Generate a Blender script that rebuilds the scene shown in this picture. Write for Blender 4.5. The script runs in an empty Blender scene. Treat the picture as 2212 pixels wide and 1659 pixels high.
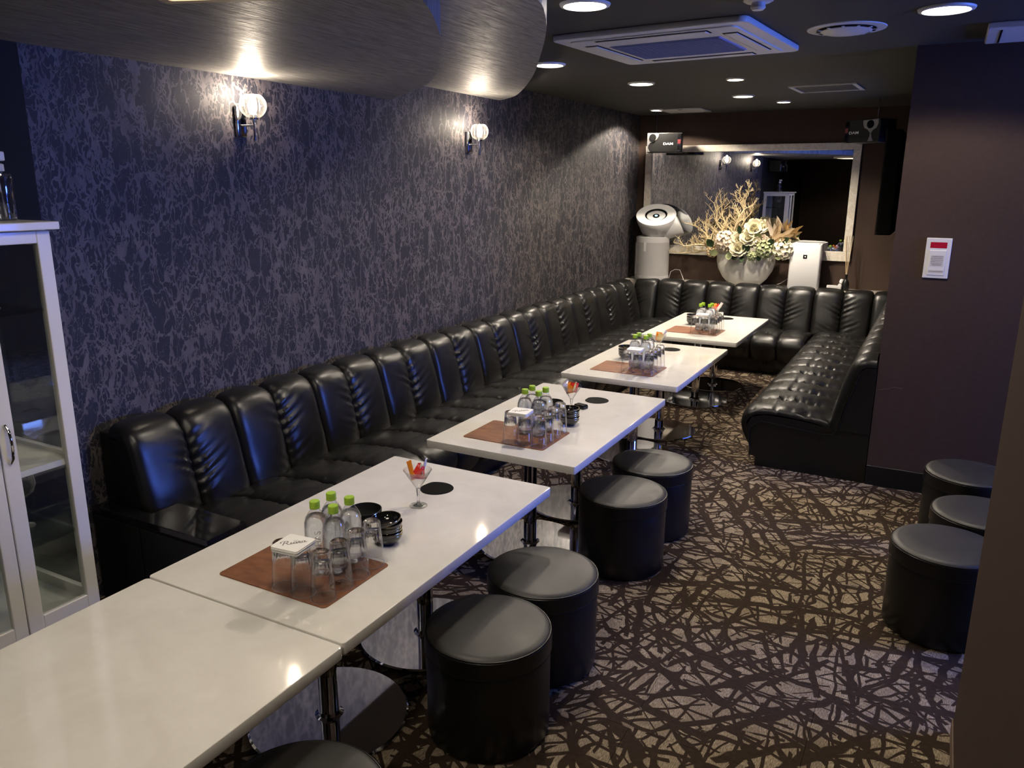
import bpy, bmesh, math, random
from mathutils import Vector, Matrix
random.seed(7)
S = bpy.context.scene
COL = S.collection
PI = math.pi

# ------------------------------------------------------------------ camera
cam_d = bpy.data.cameras.new('camera')
cam_d.sensor_fit = 'HORIZONTAL'; cam_d.sensor_width = 36.0
cam_d.lens = 1700.0 / 2212.0 * 36.0
cam_d.clip_start = 0.02
cam = bpy.data.objects.new('camera', cam_d); COL.objects.link(cam)
_r = Vector((0.88008768, 0.47479194, 0.00427606)); _u = Vector((-0.12078803, 0.21516841, 0.96907833)); _b = -Vector((-0.45919051, 0.8533904, -0.24671625))
cam.matrix_world = Matrix(((_r.x, _u.x, _b.x, 0.0), (_r.y, _u.y, _b.y, 0.0), (_r.z, _u.z, _b.z, 1.65), (0, 0, 0, 1)))
S.camera = cam

# ------------------------------------------------------------------ world, exposure
S.view_settings.view_transform = 'Standard'
S.view_settings.look = 'None'
S.view_settings.gamma = 1.0
S.view_settings.use_curve_mapping = False
S.view_settings.exposure = 0.4
W = bpy.data.worlds.new('world'); S.world = W; W.use_nodes = True
W.node_tree.nodes['Background'].inputs[0].default_value = (0.9, 0.95, 1.0, 1)
W.node_tree.nodes['Background'].inputs[1].default_value = 0.012
S.cycles.max_bounces = 6
S.cycles.diffuse_bounces = 2
S.cycles.glossy_bounces = 4
S.cycles.transmission_bounces = 6
S.cycles.light_sampling_threshold = 0.03
S.cycles.caustics_reflective = False
S.cycles.caustics_refractive = False
S.cycles.use_adaptive_sampling = True
S.cycles.adaptive_threshold = 0.1
S.cycles.adaptive_min_samples = 8
S.cycles.transparent_max_bounces = 24
DOWN_W, SPOT_W, SCONCE_W, TV_E = 40.0, 60.0, 4.8, 42.0
WARM = (1.0, 0.86, 0.70)
NEUT = (1.0, 0.87, 0.71)

# ------------------------------------------------------------------ room constants
XW, YB, ZC = -2.86, 8.05, 2.326          # left wall, back wall, ceiling
XR, YR = -0.225, 4.67                   # alcove right wall, wall face beside it
ZT = 0.55                               # table top height

# ------------------------------------------------------------------ node helpers
class NT:
    def __init__(s, m):
        m.use_nodes = True; s.t = m.node_tree; s.n = s.t.nodes; s.l = s.t.links
        s.bsdf = s.n.get('Principled BSDF'); s.out = s.n.get('Material Output')
    def node(s, typ, **kw):
        n = s.n.new(typ)
        for k, v in kw.items(): setattr(n, k, v)
        return n
    def put(s, inp, v):
        if isinstance(v, bpy.types.NodeSocket): s.l.new(v, inp)
        elif v is not None: inp.default_value = v
    def math(s, op, a, b=None, c=None, clamp=False):
        n = s.node('ShaderNodeMath', operation=op); n.use_clamp = clamp
        for i, v in enumerate((a, b, c)): s.put(n.inputs[i], v)
        return n.outputs[0]
    def vmath(s, op, a, b=None, sc=None):
        n = s.node('ShaderNodeVectorMath', operation=op)
        s.put(n.inputs[0], a); s.put(n.inputs[1], b)
        if sc is not None: s.put(n.inputs['Scale'], sc)
        return n.outputs[0]
    def pos(s): return s.node('ShaderNodeNewGeometry').outputs['Position']
    def obj(s): return s.node('ShaderNodeTexCoord').outputs['Object']
    def map(s, v, loc=(0, 0, 0), rot=(0, 0, 0), scale=(1, 1, 1)):
        n = s.node('ShaderNodeMapping'); s.put(n.inputs[0], v)
        n.inputs[1].default_value = loc; n.inputs[2].default_value = rot; n.inputs[3].default_value = scale
        return n.outputs[0]
    def noise(s, v, scale, detail=2.0, rough=0.5, dist=0.0, col=False):
        n = s.node('ShaderNodeTexNoise'); s.put(n.inputs['Vector'], v)
        n.inputs['Scale'].default_value = scale; n.inputs['Detail'].default_value = detail
        n.inputs['Roughness'].default_value = rough; n.inputs['Distortion'].default_value = dist
        return n.outputs[1] if col else n.outputs[0]
    def ramp(s, v, a, b, lo=0.0, hi=1.0):
        n = s.node('ShaderNodeMapRange'); s.put(n.inputs[0], v)
        n.inputs[1].default_value = a; n.inputs[2].default_value = b; n.inputs[3].default_value = lo; n.inputs[4].default_value = hi
        return n.outputs[0]
    def mix(s, f, a, b):
        n = s.node('ShaderNodeMix', data_type='RGBA')
        s.put(n.inputs[0], f); s.put(n.inputs[6], c4(a)); s.put(n.inputs[7], c4(b))
        return n.outputs[2]
    def bump(s, h, strength=0.2, dist=0.002):
        n = s.node('ShaderNodeBump'); s.put(n.inputs['Height'], h)
        n.inputs['Strength'].default_value = strength; n.inputs['Distance'].default_value = dist
        s.l.new(n.outputs[0], s.bsdf.inputs['Normal'])

def c4(c): return c if isinstance(c, bpy.types.NodeSocket) or len(c) == 4 else (*c, 1.0)
MATS = {}
def mat(name, col=(.5, .5, .5), rough=0.5, metal=0.0, spec=0.5, coat=0.0, emit=None, es=0.0, grain=0.0, gscale=300.0, var=0.0, vscale=6.0):
    m = bpy.data.materials.new(name); t = NT(m); b = t.bsdf
    b.inputs['Base Color'].default_value = c4(col); b.inputs['Roughness'].default_value = rough
    b.inputs['Metallic'].default_value = metal; b.inputs['Specular IOR Level'].default_value = spec
    b.inputs['Coat Weight'].default_value = coat; b.inputs['Coat Roughness'].default_value = 0.05
    if emit: b.inputs['Emission Color'].default_value = c4(emit); b.inputs['Emission Strength'].default_value = es
    if var:
        n = t.noise(t.obj(), vscale, 4.0, 0.6)
        t.put(b.inputs['Base Color'], t.mix(t.ramp(n, .3, .7), tuple(x * (1 - var) for x in col), tuple(min(1, x * (1 + var)) for x in col)))
    if grain: t.bump(t.noise(t.obj(), gscale, 2.0), grain, 0.001)
    MATS[name] = m
    return m

def glass_mat(name, tint=(1, 1, 1), edge=0.55, base=0.035, gain=0.75, rough=0.0):
    """Thin clear glass or plastic: see-through with reflections that grow towards the rim."""
    m = bpy.data.materials.new(name); t = NT(m); t.n.remove(t.bsdf)
    lw = t.node('ShaderNodeLayerWeight'); lw.inputs[0].default_value = 0.35
    tr = t.node('ShaderNodeBsdfTransparent'); gl = t.node('ShaderNodeBsdfGlossy'); gl.inputs['Roughness'].default_value = rough
    f3 = t.math('POWER', lw.outputs['Facing'], 2.2)
    t.put(tr.inputs[0], t.mix(f3, tint, tuple(x * edge for x in tint)))
    mx = t.node('ShaderNodeMixShader')
    t.put(mx.inputs[0], t.math('MULTIPLY_ADD', f3, gain, base, clamp=True))
    t.l.new(tr.outputs[0], mx.inputs[1]); t.l.new(gl.outputs[0], mx.inputs[2]); t.l.new(mx.outputs[0], t.out.inputs[0])
    MATS[name] = m
    return m

def milky_glass(name, milk=.16, gain=.45, power=2.0, edge=.8, gbase=.08, ggain=.7):
    m = glass_mat(name, (1, 1, 1), edge, gbase, ggain); t = NT(m)
    mx0 = [n for n in t.n if n.type == 'MIX_SHADER'][0]
    tl = t.node('ShaderNodeBsdfTranslucent'); df = t.node('ShaderNodeBsdfDiffuse'); ad = t.node('ShaderNodeMixShader'); ad.inputs[0].default_value = .5
    t.l.new(tl.outputs[0], ad.inputs[1]); t.l.new(df.outputs[0], ad.inputs[2])
    lw = t.node('ShaderNodeLayerWeight'); lw.inputs[0].default_value = .5
    mx = t.node('ShaderNodeMixShader'); t.put(mx.inputs[0], t.math('MULTIPLY_ADD', t.math('POWER', lw.outputs['Facing'], power), gain, milk, clamp=True)); t.l.new(mx0.outputs[0], mx.inputs[1]); t.l.new(ad.outputs[0], mx.inputs[2]); t.l.new(mx.outputs[0], t.out.inputs[0])
    return m

def solid_glass(name, ior=1.45, clear=0.3, tint=(1, 1, 1)):
    m = bpy.data.materials.new(name); t = NT(m); t.n.remove(t.bsdf)
    g = t.node('ShaderNodeBsdfGlass'); g.inputs['IOR'].default_value = ior; g.inputs['Roughness'].default_value = 0.0; g.inputs[0].default_value = c4(tint)
    tr = t.node('ShaderNodeBsdfTransparent'); tr.inputs[0].default_value = c4(tint); mx = t.node('ShaderNodeMixShader'); mx.inputs[0].default_value = clear
    t.l.new(g.outputs[0], mx.inputs[1]); t.l.new(tr.outputs[0], mx.inputs[2]); t.l.new(mx.outputs[0], t.out.inputs[0])
    MATS[name] = m
    return m

# ------------------------------------------------------------------ materials
def carpet():
    m = bpy.data.materials.new('carpet'); t = NT(m)
    p = t.pos(); warp = t.vmath('SCALE', t.vmath('SUBTRACT', t.noise(p, 4.0, 1.0, col=True), (.5, .5, .5)), sc=0.02)
    p = t.vmath('ADD', p, warp)
    total = None
    layers = [(2.0, .16, .0095), (2.5, .13, .0070), (2.9, .12, .0055), (3.3, .11, .0050), (3.8, .095, .0042), (4.4, .085, .0036), (2.2, .19, .0110), (5.0, .075, .0030)]
    jit = t.noise(p, 9.0, 1.0)
    for k, (sc, gap, hw) in enumerate(layers):
        q = t.map(p, loc=(k * 3.17, k * 1.73, 0), rot=(0, 0, k * 0.7), scale=(sc, sc, 0))
        v = t.node('ShaderNodeTexVoronoi', voronoi_dimensions='2D'); t.put(v.inputs['Vector'], q); v.inputs['Scale'].default_value = 1.0
        d = t.vmath('SUBTRACT', q, v.outputs['Position'])
        sx = t.node('ShaderNodeSeparateXYZ'); t.put(sx.inputs[0], d)
        sc_ = t.node('ShaderNodeSeparateColor'); t.put(sc_.inputs[0], v.outputs['Color'])
        a = t.math('MULTIPLY', sc_.outputs[0], 2 * PI)
        g = gap * sc
        dist = t.math('SUBTRACT', t.math('MULTIPLY', sx.outputs[0], t.math('SINE', a)), t.math('MULTIPLY', sx.outputs[1], t.math('COSINE', a)))
        dist = t.math('ADD', dist, t.math('MULTIPLY_ADD', jit, .35 * g, sc_.outputs[1]))
        dist = t.math('ABSOLUTE', t.math('SUBTRACT', t.math('FRACT', t.math('DIVIDE', dist, g)), .5))
        ww = t.math('MULTIPLY_ADD', sc_.outputs[2], hw / gap * 1.2, hw / gap * .85)
        mk = t.math('SUBTRACT', 1.0, t.ramp(t.math('DIVIDE', dist, ww), 0.88, 1.12), clamp=True)
        total = mk if total is None else t.math('MAXIMUM', total, mk)
    pz = t.pos()
    rib = t.noise(t.map(pz, scale=(420, 60, 1)), 1.0, 1.0)
    patch = t.node('ShaderNodeTexVoronoi', voronoi_dimensions='2D'); t.put(patch.inputs['Vector'], pz); patch.inputs['Scale'].default_value = 16.0
    beige = t.mix(t.math('MULTIPLY', patch.outputs['Color'], 1.0), (.30, .24, .17), (.56, .46, .32))
    beige = t.mix(t.ramp(rib, .35, .7), (.17, .13, .09), beige)
    dark = t.mix(t.noise(pz, 60.0, 2.0), (.022, .0135, .009), (.055, .036, .025))
    t.put(t.bsdf.inputs['Base Color'], t.mix(total, beige, dark))
    t.bsdf.inputs['Roughness'].default_value = 0.95; t.bsdf.inputs['Specular IOR Level'].default_value = 0.15
    t.bump(t.math('ADD', t.noise(pz, 500.0, 1.0), t.math('MULTIPLY', total, -0.6)), 0.5, 0.002)
    MATS['carpet'] = m

def wallpaper():
    m = bpy.data.materials.new('wallpaper'); t = NT(m)
    p = t.map(t.pos(), scale=(1, 1.25, 0.62))
    w = t.vmath('SCALE', t.vmath('SUBTRACT', t.noise(p, 9.0, 3.0, 0.6, col=True), (.5, .5, .5)), sc=0.16)
    q = t.vmath('ADD', p, w)
    w2 = t.vmath('SCALE', t.vmath('SUBTRACT', t.noise(p, 34.0, 2.0, 0.6, col=True), (.5, .5, .5)), sc=0.035)
    q2 = t.vmath('ADD', q, w2)
    def vein(sc, width, vec):
        v = t.node('ShaderNodeTexVoronoi', feature='DISTANCE_TO_EDGE'); t.put(v.inputs['Vector'], vec); v.inputs['Scale'].default_value = sc
        return t.math('SUBTRACT', 1.0, t.ramp(t.math('DIVIDE', v.outputs['Distance'], width), .75, 1.1), clamp=True)
    wn = t.ramp(t.noise(p, 16.0, 3.0, .6), .36, .70, .022, .09)
    a = vein(10.5, wn, q2)
    wn2 = t.ramp(t.noise(t.map(p, loc=(7, 2, 4)), 6.0, 3.0, .6),  .40, .66, .004, .11)
    b = vein(27.0, wn2, t.map(q2, loc=(3, 5, 1)))
    tot = t.math('MAXIMUM', a, b)
    fade = t.ramp(t.noise(p, 14.0, 3.0, .6), .3, .65, .45, 1.0)
    tot = t.math('MULTIPLY', tot, fade)
    dark = t.mix(t.noise(q, 10.0, 2.0), (.0105, .011, .017), (.026, .026, .034))
    light = t.mix(t.noise(p, 3.0), (.105, .090, .092), (.145, .124, .118))
    t.put(t.bsdf.inputs['Base Color'], t.mix(tot, dark, light))
    t.put(t.bsdf.inputs['Roughness'], t.ramp(tot, 0, 1, .62, .52))
    t.bsdf.inputs['Specular IOR Level'].default_value = 0.4
    t.bump(t.math('ADD', tot, t.math('MULTIPLY', t.noise(t.pos(), 400.0, 1.0), .4)), 0.25, 0.0015)
    MATS['wallpaper'] = m

def brushed():
    m = bpy.data.materials.new('brushed_laminate'); t = NT(m)
    n = t.noise(t.map(t.pos(), rot=(0, 0, 0.12), scale=(60, 5, 1)), 1.0, 5.0, 0.7)
    n2 = t.noise(t.map(t.pos(), rot=(0, 0, 0.12), scale=(260, 14, 1)), 1.0, 2.0, 0.6)
    h = t.math('ADD', t.math('MULTIPLY', n, .6), t.math('MULTIPLY', n2, .4))
    t.put(t.bsdf.inputs['Base Color'], t.mix(t.ramp(h, .35, .65), (.15, .147, .138), (.42, .41, .39)))
    t.put(t.bsdf.inputs['Roughness'], t.ramp(h, .35, .65, .62, .40))
    t.bsdf.inputs['Metallic'].default_value = 0.3
    t.bump(h, 0.8, 0.004)
    MATS['brushed_laminate'] = m

def textured_wall(name, col, bump=0.35, var=0.15):
    m = bpy.data.materials.new(name); t = NT(m); p = t.pos()
    n = t.noise(t.map(p, scale=(1, 1, 3)), 160.0, 2.0)
    t.put(t.bsdf.inputs['Base Color'], t.mix(t.noise(p, 40.0, 3.0), tuple(c * (1 - var) for c in col), tuple(c * (1 + var) for c in col)))
    t.bsdf.inputs['Roughness'].default_value = 0.7; t.bsdf.inputs['Specular IOR Level'].default_value = 0.25
    t.bump(n, bump, 0.0015)
    MATS[name] = m

def leather():
    m = bpy.data.materials.new('black_leather'); t = NT(m); o = t.obj()
    t.bsdf.inputs['Base Color'].default_value = (.0065, .0063, .006, 1)
    t.put(t.bsdf.inputs['Roughness'], t.ramp(t.noise(o, 9.0, 3.0), .3, .7, .27, .40))
    t.bsdf.inputs['Specular IOR Level'].default_value = 0.45
    v = t.node('ShaderNodeTexVoronoi', feature='DISTANCE_TO_EDGE'); t.put(v.inputs['Vector'], o); v.inputs['Scale'].default_value = 420.0
    t.bump(t.math('ADD', v.outputs['Distance'], t.math('MULTIPLY', t.noise(o, 60.0, 3.0), 0.8)), 0.10, 0.001)
    MATS['black_leather'] = m
    m2 = m.copy(); m2.name = 'stool_leather'
    t = NT(m2); t.bsdf.inputs['Base Color'].default_value = (.020, .0185, .0165, 1)
    for l in list(t.bsdf.inputs['Roughness'].links): t.l.remove(l)
    t.put(t.bsdf.inputs['Roughness'], t.ramp(t.noise(t.obj(), 9.0, 3.0), .3, .7, .46, .56)); t.bsdf.inputs['Specular IOR Level'].default_value = .75
    MATS['stool_leather'] = m2

def stone(name, a, b, scale=3.0, rough=0.07, coat=0.3):
    m = bpy.data.materials.new(name); t = NT(m); p = t.pos()
    w = t.vmath('ADD', p, t.vmath('SCALE', t.noise(p, scale, 3.0, col=True), sc=0.5))
    n = t.ramp(t.noise(w, scale * 2, 5.0, .6), .35, .7)
    t.put(t.bsdf.inputs['Base Color'], t.mix(n, a, b))
    t.bsdf.inputs['Roughness'].default_value = rough; t.bsdf.inputs['Coat Weight'].default_value = coat; t.bsdf.inputs['Coat Roughness'].default_value = 0.03
    MATS[name] = m

def suede():
    m = bpy.data.materials.new('brown_leather_mat'); t = NT(m)
    n = t.noise(t.map(t.pos(), rot=(0, 0, .5), scale=(1, 2.2, 1)), 12.0, 5.0, .6)
    t.put(t.bsdf.inputs['Base Color'], t.mix(t.ramp(n, .35, .7), (.15, .052, .021), (.27, .105, .042)))
    t.bsdf.inputs['Roughness'].default_value = 0.55
    t.bump(t.noise(t.pos(), 300.0, 2.0), .1, .001)
    MATS['brown_leather_mat'] = m

carpet(); wallpaper(); brushed(); leather(); suede()
textured_wall('brown_wall', (.056, .035, .026)); textured_wall('brown_trim', (.17, .12, .09)); textured_wall('ceiling_paint', (.052, .050, .044), 0.15, 0.05); textured_wall('black_wall', (.010, .010, .010), .15)
stone('white_table', (.75, .725, .675), (.83, .81, .765)); stone('frame_marble', (.62, .56, .46), (.80, .76, .67), 8.0, .2); stone('ledge_marble', (.40, .36, .30), (.58, .54, .47), 6.0, .25)
mat('black_matte', (.005, .005, .005), .65, spec=.06); mat('black_gloss', (.008, .008, .009), .08, coat=.5); mat('black_satin', (.008, .008, .008), .4, spec=.35)
mat('chrome', (.72, .72, .74), .045, 1.0); mat('dark_chrome', (.35, .35, .37), .12, 1.0); mat('mirror', (.86, .87, .87), .004, 1.0); mat('silver_paint', (.42, .42, .42), .3, .8)
mat('white_plastic', (.72, .72, .71), .35); mat('white_lacquer', (.74, .73, .71), .3, coat=.2); mat('white_ceramic', (.78, .76, .69), .35); mat('white_paper', (.85, .84, .82), .6)
mat('grey_mesh', (.42, .41, .40), .55, grain=.5, gscale=500); mat('grille_blue', (.24, .29, .56), .6); mat('pale_grey', (.60, .59, .58), .4); mat('grey_print', (.22, .21, .21), .7)
mat('lime_cap', (.36, .58, .045), .35); mat('red_plastic', (.40, .010, .030), .25); mat('red_dim', (.16, .03, .03), .4)
mat('orange_foil', (.85, .28, .02), .25); mat('red_foil', (.80, .05, .035), .25); mat('silver_foil', (.75, .74, .76), .2, .4); mat('yellow_foil', (.85, .62, .20), .3); mat('white_foil', (.80, .72, .70), .3)
mat('gold_rim', (.62, .50, .26), .25, 1.0)
mat('cream_wood', (.72, .62, .44), .5, var=.12); mat('coral_wood', (.62, .50, .29), .7, var=.12, vscale=20)
mat('petal_cream', (.80, .74, .52), .7, var=.1, vscale=30); mat('petal_pink', (.78, .66, .52), .7, var=.1, vscale=30); mat('petal_dry', (.70, .53, .31), .7, var=.15, vscale=20)
mat('leaf_green', (.055, .10, .045), .5, var=.3, vscale=20); mat('leaf_pale', (.36, .40, .20), .6, var=.2, vscale=20)
mat('led_disc', (1, 1, 1), .5, emit=(1.0, .90, .70), es=14.0); mat('led_spot', (1, 1, 1), .5, emit=(1.0, .84, .62), es=20.0); mat('bulb_glow', (1, 1, 1), .5, emit=(1.0, .80, .55), es=55.0)
mat('wood_light', (1, 1, 1), .5, emit=(1.0, .88, .72), es=9.5)
mat('blue_lens', (.01, .03, .12), .1, emit=(.25, .65, 1.0), es=3.0); mat('green_lamp', (.2, .7, .3), .3, emit=(.25, .9, .4), es=.8)
mat('door_dark', (.02, .018, .016), .35); mat('reed', (.55, .42, .24), .7); mat('clear_liquid', (.55, .60, .75), .05)
def tv_screen(name, strength):
    m = bpy.data.materials.new(name); t = NT(m)
    n = t.noise(t.obj(), 2.2, 2.0)
    t.put(t.bsdf.inputs['Emission Color'], t.mix(t.ramp(n, .35, .65), (.05, .13, 1.0), (.16, .30, 1.0)))
    t.bsdf.inputs['Emission Strength'].default_value = strength; t.bsdf.inputs['Base Color'].default_value = (0.01, .01, .02, 1); t.bsdf.inputs['Roughness'].default_value = .1
    MATS[name] = m
tv_screen('tv_screen', TV_E); tv_screen('tv_screen_alcove', 0.8)
glass_mat('clear_glass'); glass_mat('pane_glass', (.96, .98, .97), .8, .05, .5); milky_glass('globe_glass', .02, .22, 2.5); glass_mat('clear_film', (.98, .98, .98), .8, .12, .5, .08); glass_mat('green_glass', (.88, .95, .92), .5, .06, .6)
milky_glass('wine_crystal', .03, .6, 2.5, .9, .08, .7); milky_glass('glass_edge', .18, .5, 1.5, .9, .1, .6); solid_glass('thick_glass', 1.5, .12); milky_glass('tumbler_glass', 0.0, .20, 6.0, .9, .025, .55); solid_glass('bottle_water', 1.33, .25, (.95, .97, 1.0))

# ------------------------------------------------------------------ mesh helpers
def obj(name, data, m=None, parent=None, loc=None, rot=None, smooth=None):
    if isinstance(data, bmesh.types.BMesh):
        me = bpy.data.meshes.new(name); data.to_mesh(me); data.free()
    else: me = data
    if m is not None and not me.materials: me.materials.append(MATS[m])
    o = bpy.data.objects.new(name, me); COL.objects.link(o)
    if parent: o.parent = parent
    if loc: o.location = loc
    if rot: o.rotation_euler = rot
    if smooth is not None: shade(me, smooth)
    return o
def shade(me, ang=35.0):
    """smooth faces, hard edges where the angle is wide"""
    if ang < 180: me.set_sharp_from_angle(angle=math.radians(ang))
    me.polygons.foreach_set('use_smooth', [len(p.vertices) < 9 for p in me.polygons])
def tag(o, label, cat, group=None):
    o['label'] = label; o['category'] = cat
    if group: o['group'] = group
    return o
def thing(name, label, cat, loc=(0, 0, 0), rz=0.0, group=None):
    o = bpy.data.objects.new(name, None); o.empty_display_size = .1; COL.objects.link(o)
    o.location = loc; o.rotation_euler = (0, 0, rz)
    return tag(o, label, cat, group)
def struct(o, label=None):
    o['kind'] = 'structure'
    if label: o['label'] = label
    return o
def dup(root, loc, rz=None, label=None, group=None):
    r = root.copy(); COL.objects.link(r); r.location = loc
    if rz is not None: r.rotation_euler = (0, 0, rz)
    if label: r['label'] = label
    if group: r['group'] = group
    for ch in list(root.children):
        c = ch.copy(); COL.objects.link(c); c.parent = r
        for g in list(ch.children):
            d = g.copy(); COL.objects.link(d); d.parent = c
    return r

def bm_box(bm, x0, x1, y0, y1, z0, z1):
    vs = [bm.verts.new(p) for p in ((x0, y0, z0), (x1, y0, z0), (x1, y1, z0), (x0, y1, z0), (x0, y0, z1), (x1, y0, z1), (x1, y1, z1), (x0, y1, z1))]
    for f in ((3, 2, 1, 0), (4, 5, 6, 7), (0, 1, 5, 4), (1, 2, 6, 5), (2, 3, 7, 6), (3, 0, 4, 7)): bm.faces.new([vs[i] for i in f])
    return vs
def box(x0, x1, y0, y1, z0, z1, bev=0.0, seg=2):
    bm = bmesh.new(); bm_box(bm, x0, x1, y0, y1, z0, z1)
    if bev: bmesh.ops.bevel(bm, geom=list(bm.edges), offset=bev, segments=seg, affect='EDGES', profile=.5)
    return bm
def prism(pts, z0, z1, bev=0.0, seg=2):
    """polygon in xy extruded in z"""
    bm = bmesh.new()
    lo = [bm.verts.new((p[0], p[1], z0)) for p in pts]; hi = [bm.verts.new((p[0], p[1], z1)) for p in pts]
    n = len(pts)
    bm.faces.new(lo[::-1]); top = bm.faces.new(hi)
    for i in range(n): bm.faces.new((lo[i], lo[(i + 1) % n], hi[(i + 1) % n], hi[i]))
    bmesh.ops.recalc_face_normals(bm, faces=bm.faces)
    if bev:
        es = [e for e in bm.edges if abs(e.verts[0].co.z - e.verts[1].co.z) < 1e-6]
        bmesh.ops.bevel(bm, geom=es, offset=bev, segments=seg, affect='EDGES', profile=.5)
    return bm
def rrect(w, d, r, n=5, cx=0, cy=0):
    pts = []
    for sx, sy, a0 in ((1, 1, 0), (-1, 1, 90), (-1, -1, 180), (1, -1, 270)):
        for i in range(n + 1):
            a = math.radians(a0 + 90 * i / n)
            pts.append((cx + sx * (w / 2 - r) + r * math.cos(a), cy + sy * (d / 2 - r) + r * math.sin(a)))
    return pts
def lathe(prof, n=32, sy=1.0, ripple=None):
    """prof: list of (r, z); r = 0 closes the end"""
    bm = bmesh.new(); rings = []
    for r, z in prof:
        if r < 1e-6: rings.append([bm.verts.new((0, 0, z))]); continue
        ring = []
        for i in range(n):
            a = 2 * PI * i / n; rr = r * (1 + (ripple(a, z) if ripple else 0))
            ring.append(bm.verts.new((rr * math.cos(a), rr * math.sin(a) * sy, z)))
        rings.append(ring)
    for A, B in zip(rings, rings[1:]):
        if len(A) == 1 and len(B) == 1: continue
        for i in range(n):
            j = (i + 1) % n
            if len(A) == 1: bm.faces.new((A[0], B[i], B[j]))
            elif len(B) == 1: bm.faces.new((A[i], A[j], B[0]))
            else: bm.faces.new((A[i], A[j], B[j], B[i]))
    bmesh.ops.recalc_face_normals(bm, faces=bm.faces)
    return bm
def tube(pts, r, n=8, bm=None, closed=False):
    bm = bm or bmesh.new(); P = [Vector(p) for p in pts]; rad = r if isinstance(r, (list, tuple)) else [r] * len(P)
    rings = []; prev = None
    for i, p in enumerate(P):
        if closed: d = P[(i + 1) % len(P)] - P[i - 1]
        else: d = (P[min(i + 1, len(P) - 1)] - P[max(i - 1, 0)])
        d = d.normalized() if d.length > 1e-9 else Vector((0, 0, 1))
        if prev is None: a = d.orthogonal().normalized()
        else:
            a = prev - d * prev.dot(d); a = a.normalized() if a.length > 1e-6 else d.orthogonal().normalized()
        prev = a; b = d.cross(a)
        rings.append([bm.verts.new(p + (a * math.cos(2 * PI * k / n) + b * math.sin(2 * PI * k / n)) * rad[i]) for k in range(n)])
    m = len(rings)
    for i in range(m if closed else m - 1):
        A, B = rings[i], rings[(i + 1) % m]
        for k in range(n): bm.faces.new((A[k], A[(k + 1) % n], B[(k + 1) % n], B[k]))
    if not closed: bm.faces.new(rings[0][::-1]); bm.faces.new(rings[-1])
    return bm
def xform(bm, M): bmesh.ops.transform(bm, matrix=M, verts=bm.verts); return bm
def text_mesh(body, size, depth=0.0, align='CENTER', shear=0.0, scale_x=1.0, bold=0.0):
    cu = bpy.data.curves.new('lettering', 'FONT'); cu.body = body; cu.size = size; cu.extrude = depth; cu.align_x = align; cu.align_y = 'CENTER'; cu.shear = shear; cu.offset = bold
    o = bpy.data.objects.new('lettering', cu); COL.objects.link(o)
    dg = bpy.context.evaluated_depsgraph_get(); me = bpy.data.meshes.new_from_object(o.evaluated_get(dg))
    bpy.data.objects.remove(o); bpy.data.curves.remove(cu)
    if scale_x != 1.0:
        for v in me.vertices: v.co.x *= scale_x
    me.materials.clear()
    return me

# ================================================================== SETTING
floor = struct(obj('floor', box(XW, 3.5, -2.6, YB, -.10, -.005), 'black_matte'), 'dark brown carpet floor patterned with beige shards between criss-cross lines')
tile = None
TS = 0.5
for i in range(-5, 9):
    for j in range(0, 18):
        x0 = max(-0.68 + i * TS, XW); x1 = min(-0.68 + (i + 1) * TS, 3.4); y0 = -0.95 + j * TS; y1 = y0 + TS
        if x1 <= x0 or y1 > YB + .01: continue
        if x0 >= XR - .01 and y0 > YR: continue
        if y1 < .9 : continue
        if x0 > .3 and y1 < 2.5: continue
        full = abs(x1 - x0 - TS) < 1e-6
        if full:
            if tile is None:
                bm = box(.0004, TS - .0004, .0004, TS - .0004, -.0055, 0, .0006, 1); tile = bpy.data.meshes.new('carpet_tile'); bm.to_mesh(tile); bm.free()
            obj('carpet_tile', tile, 'carpet', floor, (x0, y0, 0))
        else: obj('carpet_tile', box(0, x1 - x0 - .0004, .0004, TS - .0004, -.0055, 0, .0006, 1), 'carpet', floor, (x0, y0, 0))

struct(obj('wall_left', box(XW - .1, XW, 1.737, YB, 0, ZC), 'wallpaper'), 'wall in dark marbled wallpaper behind the long sofa')
struct(obj('wall_near_left', box(XW - .1, XW + .003, -2.6, 1.737, 0, ZC), 'black_wall'), 'plain black wall behind the glass cabinet')
struct(obj('wall_back', box(XW - .1, XR, YB, YB + .1, 0, ZC), 'brown_wall'), 'dark brown end wall carrying the framed mirror')
struct(obj('wall_right', box(XR, 3.5, YR, YB + .1, 0, ZC), 'brown_wall'), 'dark brown textured wall beside the short sofa')
struct(obj('wall_near_right', box(.21, .36, -2.6, 2.5, 0, ZC), 'brown_wall'), 'brown wall end at the right edge of the picture')
struct(obj('wall_recess', box(3.4, 3.5, 2.5, YR, 0, ZC), 'brown_wall'))
struct(obj('wall_recess_side', box(.36, 3.5, 2.4, 2.5, 0, ZC), 'brown_wall'))
struct(obj('wall_rear', box(XW, .36, -2.7, -2.6, 0, ZC), 'brown_wall'))
struct(obj('baseboard_right', box(XR, 3.4, YR - .012, YR, 0, .115, .002, 1), 'black_satin'), 'black baseboard under the brown wall')
struct(obj('baseboard_near_right', box(.205, .21, .3, 2.5, 0, .055, .002, 1), 'brown_trim'))
door = struct(obj('door_1', box(-1.5, -.68, -2.6, -2.56, 0, 2.02, .003, 1), 'door_dark'))
obj('handle', tube([(-.76, -2.56, 1.0), (-.76, -2.51, 1.0), (-.87, -2.51, 1.0)], .009), 'chrome', door, smooth=60)

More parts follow.
